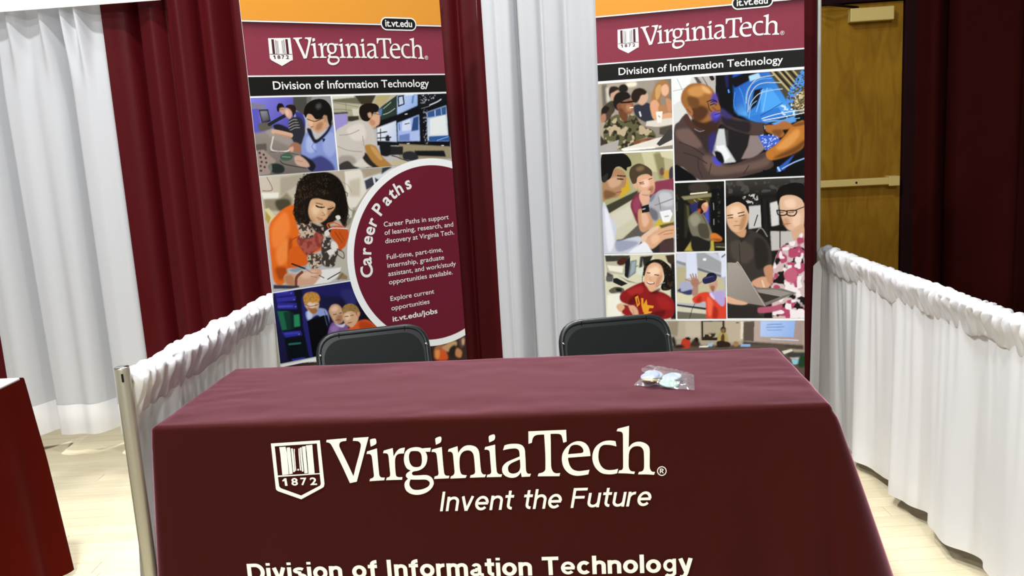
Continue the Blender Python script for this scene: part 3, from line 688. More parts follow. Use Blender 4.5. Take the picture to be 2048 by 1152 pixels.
make_chair('black folding chair in front of the right banner', (.390, 3.10, 0), math.radians(7))

# ------------------------------------------------------------------ banner prints
ART1 = """#lab 0 1381 319 1667
G 7f7cd8 4c48a4 0|2,1658 144,1540|-7,1677 172,1673 155,1528 -25,1521
P 7c7890 2.5|-6,1651 55,1642 49,1623 -5,1627
P 5a56b8 1.7|-5,1627 26,1628 27,1534 -1,1527
P 474640 1.3|166,1670 237,1668 221,1595 196,1599 162,1624
P 8f8e8c 1.7|238,1670 327,1670 322,1540 224,1544
P 6d6a64 2.1|221,1670 242,1670 234,1633 217,1634
G 8d857c 6a635e 4.2|82,1531 66,1386|0,1539 157,1547 216,1478 204,1368 -19,1377
P 9a918a 3.4|37,1548 69,1554 153,1504 134,1482 65,1516
P 5a554f 2.5|-5,1497 41,1499 40,1472 0,1470
P 25262c 0.8|26,1624 63,1624 68,1579 33,1570
G 8a8a92 4a4a54 1.3|41,1620 52,1582|31,1618 58,1618 63,1585 37,1578
S 5d5850 1.7|20,1572 63,1574 69,1554 24,1545
S 3b3a8e 2.5|167,1614 197,1601 205,1568 194,1526 182,1546 170,1585
L 20222e 12.7 0.8|135,1602 105,1589 61,1568
S 17120f 0.8|97,1631 105,1644 119,1644 126,1634 124,1627 109,1623 102,1613 97,1618
S c09680 1.3|107,1625 124,1628 128,1615 121,1604 110,1611
L 2a2020 1.7 0.4|105,1622 122,1622
S 2a2c34 1.3|139,1580 171,1593 194,1578 199,1526 178,1488 150,1497 139,1532
S 251a15 0.8|131,1632 148,1639 168,1635 172,1616 159,1595 154,1609 145,1622
S cfa48d 1.3|130,1625 146,1622 155,1605 145,1586 132,1594 126,1610
S e0b8a0 2.1|131,1617 141,1615 139,1598 131,1600
L 9a9c90 2.5 0.8|138,1573 157,1582 172,1581
L 9a9c90 2.5 0.8|137,1562 158,1571 175,1571
L 9a9c90 2.5 0.8|137,1552 159,1561 178,1561
L 9a9c90 2.5 0.8|137,1541 160,1551 179,1551
S 201f24 1.7|75,1564 99,1568 133,1552 143,1532 123,1533 84,1546
L cda78c 16.9 1.3|74,1541 103,1535 141,1524
L b78d74 5.9 2.1|79,1533 138,1518
P 9b8b82 1.3|0,1474 28,1476 71,1432 41,1384 -2,1381
L 4d352a 8.5 1.7|11,1466 12,1464
L 4d352a 8.5 1.7|26,1458 27,1457
L 4d352a 8.5 1.7|13,1449 14,1448
L 4d352a 8.5 1.7|33,1445 33,1444
L 4d352a 8.5 1.7|15,1432 16,1431
L 4d352a 8.5 1.7|33,1428 33,1428
L 4d352a 8.5 1.7|10,1417 10,1416
L 4d352a 8.5 1.7|25,1412 25,1411
L 4d352a 8.5 1.7|9,1399 10,1399
L cfcac2 5.9 1.3|71,1522 64,1501 58,1475 87,1465 124,1467 151,1487
L 3a332f 2.5 0.8|55,1467 87,1464 123,1459 163,1449
S 3f5c4a 1.3|91,1450 119,1459 140,1447 128,1431 95,1432
L 9aa89a 2.1 0.4|97,1446 129,1442
S 232b28 1.7|40,1411 54,1423 86,1419 102,1403 94,1386 58,1386
S 6f7a74 2.5|42,1414 52,1421 52,1398 43,1397
L 2d2522 3.4 1.3|87,1431 102,1418 158,1403 191,1396
S 8294d0 1.3|194,1518 223,1540 240,1500 277,1526 310,1556 326,1520 324,1375 206,1382 176,1452
S a8b6e4 3.4|203,1510 225,1516 237,1476 222,1454 198,1463
S 98a8dc 3.4|280,1514 316,1524 317,1456 289,1434 266,1467
S 40437e 3.4|179,1444 211,1431 255,1440 297,1409 300,1375 210,1381
L 6474b4 2.5 1.3|240,1498 221,1477 239,1453
P 1e2550 0.8|266,1507 280,1504 276,1496 269,1491
S 1b1b26 1.3|207,1545 224,1544 233,1516 245,1504 286,1533 312,1568 312,1552 285,1518 239,1488 220,1509
S c9a084 1.3|245,1543 290,1565 299,1553 274,1534 249,1527
S cfa07c 1.3|212,1599 230,1600 253,1582 279,1585 292,1569 275,1544 248,1533 230,1540 225,1552 214,1560 220,1577
S e0b594 2.5|217,1579 236,1575 229,1555 217,1562
S a87858 3.4|251,1562 277,1569 266,1542 244,1539
L 2a1a16 3.4 0.4|213,1583 227,1577 248,1573 290,1588
L 7a4a3c 2.5 0.8|225,1552 237,1553
S 120f0d 0.8|202,1609 218,1639 253,1656 291,1654 315,1629 319,1587 304,1554 296,1580 285,1596 273,1583 249,1580 234,1598 217,1601 208,1587
S 4a4a48 4.2|255,1633 272,1640 275,1626 259,1619
S b98a68 1.3|282,1589 295,1592 295,1574 282,1567
S 9a6c54 1.3|128,1479 148,1496 168,1492 178,1476 168,1459 144,1466
S d0a690 1.3|129,1477 146,1481 142,1462 131,1467
S 1d1b20 1.3|171,1449 211,1427 229,1402 210,1381 191,1400
S c8a390 1.3|146,1441 167,1445 190,1428 204,1403 183,1401 151,1413
L 9a705c 2.1 0.8|152,1428 177,1423
#noc 326 1380 850 1666
G b6b299 8e8b74 2.5|347,1650 335,1543|323,1674 612,1668 598,1528 317,1540
P d8d5c0 1.7|327,1668 419,1668 418,1654 325,1650
P 6a6a58 1.3|325,1654 427,1660 447,1639 442,1633 329,1644
P 3a3526 2.1|419,1670 519,1670 492,1630 447,1631
P b8a878 2.5|523,1668 586,1666 552,1632 499,1614
L 77745f 2.1 0.8|325,1615 369,1614 426,1604
L 77745f 2.1 0.8|381,1643 380,1609
L 77745f 2.1 0.8|328,1642 432,1622
P cfcbb8 2.5|405,1616 436,1615 433,1587 409,1576
P 2a2a26 1.3|325,1603 386,1604 386,1597 326,1595
P 9b8fce 1.3|326,1596 383,1597 378,1527 325,1527
P 35342c 1.7|384,1587 431,1587 430,1563 382,1565
P b9b4a4 1.7|382,1567 435,1563 432,1531 378,1529
P 0d1016 0|507,1601 612,1664 863,1667 847,1434 601,1461 503,1466
P 2b3a34 1.7|537,1621 609,1660 604,1586 527,1566
L 8fae8c 3.4 2.5|545,1612 581,1636
L c8d8c0 2.1 1.7|541,1588 567,1595 597,1611
P 5a7fb0 1.7|522,1609 540,1614 533,1584 519,1576
G b9cdf0 8fb0e4 1.3|621,1664 702,1599|612,1662 708,1665 704,1620 605,1586
P 1b2638 0.8|614,1660 643,1664 644,1626 612,1616
P c3d2ec 0.8|620,1655 637,1658 638,1629 618,1624
L 5a8fc8 9.3 3.4|689,1664 681,1633
L d8e4f8 4.2 1.3|650,1663 689,1664
P 14171c 0|713,1666 856,1665 853,1637 707,1603
N 9aa0a8 5.9 .62 0.4|728,1665 797,1664 780,1643 722,1628
L c8ccd4 5.1 1.7|763,1620 799,1632 820,1642
L 7a8088 2.5 1.3|722,1607 763,1616
L e8e8e8 3.4 0.8|642,1586 652,1587
G e8eef4 c2d0f0 1.7|510,1536 589,1482|507,1536 597,1561 593,1476 505,1485
L 3c4048 5.1 1.3|508,1515 550,1519
L 30343c 5.1 1.3|506,1495 567,1496
L 30343c 4.2 1.3|523,1531 519,1486
S 20242c 2.5|544,1501 558,1505 560,1482 542,1483
G 9db8ee b4c6f2 1.7|606,1556 695,1477|603,1552 707,1582 702,1474 598,1478
P d5e0f6 1.7|625,1556 664,1567 665,1521 621,1518
P 2c4a80 1.7|679,1570 705,1578 699,1519 664,1516
L 1c2848 3.4 0.8|636,1546 658,1549
L 1c2c50 3.4 1.3|610,1548 610,1523
P 6d84c0 2.5|605,1502 656,1508 653,1477 603,1479
N 7f858c 5.9 .6 0.4|728,1590 751,1593 744,1474 722,1473
G b8cbe8 e4ecf0 1.3|759,1576 827,1496|746,1591 843,1616 842,1467 739,1473
P 37588e 1.3|748,1591 843,1614 840,1578 748,1568
L a8c8ee 5.1 1.3|786,1596 785,1575
L 7fa8dc 5.1 1.3|817,1604 817,1576
P e9efee 0.8|758,1563 834,1577 832,1498 754,1497
P 2b5a9c 1.3|746,1491 845,1491 845,1466 744,1471
L 7fb0e8 3.4 1.3|784,1472 842,1485
L e8e8e8 3.4 0.8|640,1466 650,1466
L f0f0f0 3.4 0.8|805,1450 815,1449
P 9b8f72 2.5|602,1467 848,1443 848,1391 596,1407
P 222224 1.7|517,1465 620,1456 616,1422 512,1424
S 17191c 2.5|513,1474 541,1479 563,1459 550,1422 517,1428
P 15171a 1.3|671,1436 816,1428 823,1401 674,1414
S 2a2a30 2.1|617,1430 666,1432 687,1401 624,1396
P c2b898 3.4|567,1408 643,1395 611,1372 545,1376
L 2d2b28 4.2 1.7|564,1421 587,1415 605,1406 638,1395
P 74705e 2.1|440,1433 466,1427 512,1379 443,1379
P d8d4c6 1.7|383,1412 435,1429 480,1381 398,1386
S 2a2622 2.1|426,1434 449,1440 512,1379 480,1377 445,1400
S c9c3ba 1.3|324,1520 362,1550 422,1570 467,1562 491,1528 493,1467 447,1465 439,1429 386,1399 319,1396
S dcd6cc 4.2|374,1533 421,1556 451,1546 451,1497 401,1492
L a29a90 3.4 2.1|341,1515 385,1517 427,1531
L a29a90 3.4 2.1|328,1472 374,1453 432,1445
L 9a9288 3 1.7|440,1506 443,1469
S a39a90 4.2|332,1431 385,1432 400,1402 328,1395
S 3a3634 1.7|326,1399 365,1413 390,1391 411,1381 326,1375
S b08040 1.3|445,1467 491,1466 517,1424 560,1380 544,1370 503,1379 465,1415
S c99a5c 2.5|470,1460 490,1459 520,1411 502,1412
S d8a98a 1.3|467,1570 496,1585 516,1601 525,1584 520,1552 501,1542 487,1537 471,1558
S c08a6c 2.5|481,1573 503,1560 492,1545 478,1557
S 1a120d 0.8|435,1599 444,1625 474,1635 510,1632 525,1617 514,1600 498,1597 489,1581 469,1564 445,1571
S d0a080 1.3|472,1594 486,1598 489,1581 477,1578
L 20140f 2.5 0.4|497,1595 525,1589
#writer 0 940 640 1376
G c4bca8 b3a995 2.6|66,1377 363,1313|1,1413 558,1375 529,1083 -18,1146
P cbbfb0 1.7|4,1377 49,1378 45,1323 6,1324
L 7a5048 2.6 0.9|29,1373 45,1325 6,1324
P a8a08e 4.3|81,1368 184,1376 158,1342 73,1297
P e5e6da 1.3|1,1317 69,1312 64,1290 7,1291
P 8d856d 3.5|7,1293 72,1289 100,1311 122,1280 109,1241 42,1244 7,1255
S 4a4432 4.3|50,1279 81,1288 109,1278 105,1246 63,1242
P d8cf9c 2.2|7,1255 23,1257 48,1219 20,1198
P b09a4a 2.6|8,1251 27,1221 16,1198 6,1215
P e3dfd2 2.2|347,1373 421,1376 435,1286 382,1228 345,1223
P c8c0ac 5.2|361,1334 413,1343 405,1268 359,1272
L 8c8470 1.7 0.9|329,1333 355,1318 370,1288
P a99c86 1.3|414,1377 525,1375 514,1361 441,1345
P d9dfe0 1.3|426,1338 503,1353 573,1374 557,1358 476,1321 435,1286
P 3b4048 1.3|430,1329 469,1343 505,1323 435,1291
P dde2e4 0.9|467,1343 476,1345 480,1312 472,1309
P 30353e 1.7|515,1374 574,1383 508,1349
P 8a8674 2.6|340,1219 381,1215 348,1163 328,1149
P d5d2c4 2.6|309,1226 368,1229 359,1187 314,1188
S e06a1c 1.3|15,1182 44,1223 89,1253 127,1256 141,1185 167,1149 227,1134 221,1077 166,1059 144,1020 67,1018 72,993 43,960 12,977 9,1062
S f0843a 6.1|27,1181 65,1225 91,1231 96,1165 52,1114 23,1109
S f08a40 5.2|33,1092 80,1135 80,1061 39,1034
S b04a14 4.3|87,1126 101,1132 92,1052 76,1021 77,1070
S a8440f 5.2|22,1028 67,1022 59,990 33,978
S d8601a 1.3|88,1093 152,1093 165,1050 140,1021 80,1024
L a04010 3.5 1.7|91,1117 109,1131 131,1137
S c8541a 1.3|256,1156 301,1160 338,1139 331,1097 299,1054 268,1105
L 8a3410 3.5 1.7|281,1137 308,1092
L 9a3e12 3.5 1.7|299,1135 318,1099
S 8a3a30 2.6|122,1130 177,1157 227,1134 227,1093 185,1069 165,1050 134,1087
N a85448 13 .5 0.9|122,1130 177,1157 227,1134 227,1093 185,1069 165,1050 134,1087
S 4a3a30 1.7|126,1203 160,1200 196,1171 191,1130 143,1127 131,1170
N c8b49c 6.9 .5 0.4|126,1207 164,1199 204,1166 183,1131 135,1133 129,1170
S 4a3c34 1.7|157,1060 210,1057 220,1027 195,1005 165,1009
N c8b8a0 6.9 .52 0.4|157,1060 210,1057 220,1027 195,1005 165,1009
S 3d3630 1.7|225,1118 261,1118 287,1069 267,1004 218,1010 213,1044
N b8b0a4 11.3 .6 0.9|225,1118 261,1118 287,1069 267,1004 218,1010 213,1044
S 2c2420 2.2|180,1189 222,1168 258,1173 263,1139 227,1134 194,1155
N b89a90 9.5 .62 0.9|173,1202 214,1177 253,1165 254,1136 211,1149
S 201811 1.3|134,1295 145,1335 179,1369 223,1378 280,1373 321,1346 339,1303 347,1248 347,1206 324,1153 300,1185 267,1172 235,1167 215,1186 180,1189 145,1185 122,1203 123,1252
S d4aa82 1.3|185,1254 198,1274 233,1275 268,1263 296,1252 286,1228 267,1214 251,1194 228,1182 206,1182 186,1197 179,1226
S e8c8a0 6.1|195,1245 222,1251 228,1226 200,1212
S e2bd98 3.5|243,1241 260,1231 253,1211 236,1217
S b98860 4.3|260,1231 284,1245 272,1217 257,1206
L 241810 4.3 0.9|213,1250 230,1240 247,1240
L 241810 3.9 0.9|260,1231 275,1231 285,1235
L 2a1c12 3 0.9|214,1259 240,1251
L b0705c 3.9 1.3|212,1202 234,1194
L a07050 2.6 1.3|236,1221 246,1209 235,1208
S 181009 0.9|132,1292 154,1342 201,1373 279,1372 325,1337 342,1286 340,1223 313,1184 292,1203 298,1235 285,1258 246,1269 208,1281 189,1266 175,1223 177,1181 142,1193 120,1224
N 382b1c 4.8 .62 0.9|144,1331 191,1364 252,1367 294,1344 270,1288 209,1289 155,1273
N 0a0705 4.3 .55 0.9|146,1347 218,1374 304,1355 345,1273 337,1190 301,1202 272,1300
N 33281a 3.9 .60 0.4|127,1292 154,1298 173,1198 146,1189 123,1211
L 20180f 2.6 0.4|346,1239 354,1222 364,1214
L 20180f 2.6 0.4|164,1350 150,1345 145,1333 153,1328
L 1a120b 3 0.4|142,1307 130,1296 133,1283
L 1a120b 3 0.4|123,1244 116,1232 120,1220
L 1a120b 3 0.4|339,1294 351,1285 348,1273
L 1a120b 3 0.4|338,1206 349,1197 341,1185
L 1a120b 3.5 0.4|321,1174 334,1165 326,1153
L 1a120b 3 0.4|192,1372 184,1380 175,1371
S c08c66 3.5|185,1230 193,1204 206,1186 190,1194
L 1a110b 5.2 0.9|214,1247 223,1242 236,1241
L 1a110b 4.3 0.9|264,1230 274,1231
L 8a5040 2.2 0.9|216,1194 233,1189
S e8e4da 0.9|290,1199 306,1201 311,1188 297,1185
L d85a28 4.3 0.9|256,1156 253,1173 285,1174 315,1154
L d8d4cc 4.3 0.9|251,1148 274,1154 336,1145
S dcd8cc 0.9|237,1142 251,1148 258,1131 239,1125
P e0dfd8 0.9|237,1066 256,1072 272,1054 249,1046
S e2e0d8 1.3|259,1097 277,1099 288,1073 264,1059
S b8b4a4 2.6|274,1032 329,1072 320,945 282,980
L 40302a 3.5 0.9|276,1053 306,1028 308,1053 283,1069
S 8f9aa2 1.7|77,1013 118,1019 153,1019 125,1006 99,1001
P e9e8e2 1.3|176,995 293,994 276,960 233,940 170,941
P 8f7c58 1.7|265,948 291,975 316,954 315,941
L 4a4030 2.2 0.9|274,945 299,969
L 1c1c20 4.3 0.4|230,954 253,963 286,975
S d0a386 1.3|52,983 69,1001 115,991 151,1002 199,1000 208,982 190,959 162,942 72,951
S e2bda2 4.3|119,990 159,997 189,989 174,974 134,971
S b88058 3.5|55,991 85,991 93,952 60,961
L a07058 2.6 1.3|167,988 193,984
L a07058 2.6 1.3|161,976 187,968
L 7a4030 11.3 0.9|127,997 103,980 97,948
L 1a1a1e 6.1 0.4|90,1035 143,1008
L 8a8a90 4.3 0.4|143,1008 167,988
L 1a1a1e 3.5 0.4|196,975 215,962
P 3a3640 1.7|8,965 110,946 109,934 6,949
#servers 0 655 850 932
G 1c1c48 100c1a 0|153,922 351,746|7,964 506,911 470,553 -29,654
P 1e1d5c 4.1|121,939 326,933 342,873 302,867 184,897 125,894
S 2c2c6c 5.8|279,899 331,895 343,840 307,837
P 0d1020 1.2|17,947 117,936 130,638 32,658
P 2e2c94 1.7|11,936 86,930 86,912 13,916
P 34329c 1.7|13,912 91,908 89,890 15,896
P 2b2a88 1.7|15,896 92,880 92,856 16,868
P 4a4ab8 1.2|16,938 63,932 63,926 16,931
P 4f4fc0 1.2|15,882 77,874 76,867 14,874
L 7a7ae0 3.3 1.2|72,922 75,922
L 7a7ae0 3.3 1.2|82,895 84,895
L 7a7ae0 3.3 1.2|85,867 88,866
P 1d6a4a 2.5|11,861 54,854 51,783 22,784
P 123a30 2.1|34,853 63,853 59,781 42,780
P 2a8a5c 2.1|73,835 97,835 96,787 70,788
P 0f2a28 1.2|64,848 76,846 71,779 57,782
P 2f2f9c 1.2|21,776 96,769 100,750 31,753
P 4545b4 1.2|29,771 90,765 89,759 30,765
L 8a8af0 3.3 1.2|87,756 89,756
P 081018 1.2|31,751 109,748 111,654 38,669
L 2a6a60 7.4 2.1|44,724 89,720
P 3a3aa4 1.7|47,663 103,660 102,650 52,653
P 24246c 1.7|113,900 128,902 139,645 122,644 108,781
S 8fa0d4 1.2|125,838 153,846 178,846 211,832 219,786 204,772 175,818 140,807 128,806
S c8d4ee 2.5|131,837 148,840 149,814 132,809
L 4a5a94 2.5 1.2|202,830 215,787
S d6b394 1.2|124,867 136,881 165,880 183,865 178,846 163,826 151,826 136,844
S ecd0b8 2.5|139,872 164,872 162,852 145,851
S a06a3c 1.2|133,857 149,850 170,847 173,834 159,825 147,831
S c99440 1.2|121,895 131,911 156,914 180,904 189,884 183,869 170,871 156,869 142,878 126,868
N a87430 2.9 .58 0.8|121,895 131,911 156,914 180,904 189,884 181,873 148,879 126,868
L 18181c 2.5 0.4|126,868 146,858 163,858 180,860
P 06070c 0.8|127,802 200,814 213,733 197,708 158,658 135,642
P 12122c 1.2|200,814 215,811 221,769 213,733
S 7a5a94 1.7|216,758 235,779 265,766 294,756 287,732 213,729
S 9a7ab4 3.3|220,753 238,766 259,754 235,734
S d8d4e0 1.2|239,776 264,762 287,766 276,751 255,759
S d0a582 1.2|221,826 234,847 256,849 274,834 282,804 277,776 256,769 240,778 229,801
S ecc8a8 3.3|230,833 251,842 262,828 244,819
S a87c5c 3.3|251,801 277,801 270,773 252,776
L 4a3020 2.9 0.8|239,809 252,809
L 4a3020 2.9 0.8|265,810 276,811
L 70483a 2.9 0.8|245,785 266,784
S e05a28 1.2|287,732 307,746 344,764 381,764 406,745 431,715 287,728
S b8431a 4.1|353,763 397,747 422,717 350,730
S d9ae88 1.2|278,792 289,811 314,813 335,803 346,785 340,765 315,744 294,756 283,771
S f0d0b0 3.3|288,799 308,804 310,783 292,777
L 4a3018 2.9 0.8|287,793 303,792
L 4a3018 2.9 0.8|312,793 325,793
L 904a38 3.3 0.8|297,764 315,765
S a07c48 0.8|277,821 290,838 317,842 342,827 353,805 349,784 338,790 333,806 310,816 287,807
N 80602f 2.9 .58 0.8|277,821 290,838 317,842 342,827 353,805 339,794 314,819
S d89878 1.2|344,802 355,800 351,784 341,786
#crowd 0 105 850 640
P 3a2a24 0|-75,703 935,644 853,-287 -152,35
P e8e6dc 0.8|-77,681 152,644 151,632 -79,668
S a86a48 3.3|689,585 731,595 748,560 725,537 685,541
S c9a070 2.5|729,582 767,597 798,596 801,577 763,557 738,566
S d85a28 2.5|698,570 738,566 750,523 689,535
S 2a2420 3.3|764,570 796,578 797,532 761,535
S c88a5a 2.5|800,564 825,545 817,519 792,533
S e89a50 1.7|693,575 713,567 705,537 690,544
S 5a4a44 2.5|815,611 847,614 843,569 821,564
S d8a888 1.7|830,599 843,599 840,574 830,576
S 806050 8.3|77,612 247,598 328,518 111,544
S 5a4438 12.4|-8,590 199,566 317,413 93,382
S 7a4a34 9.9|375,529 515,522 552,403 409,414
S 2a3040 9.9|556,447 808,415 793,256 592,305"""
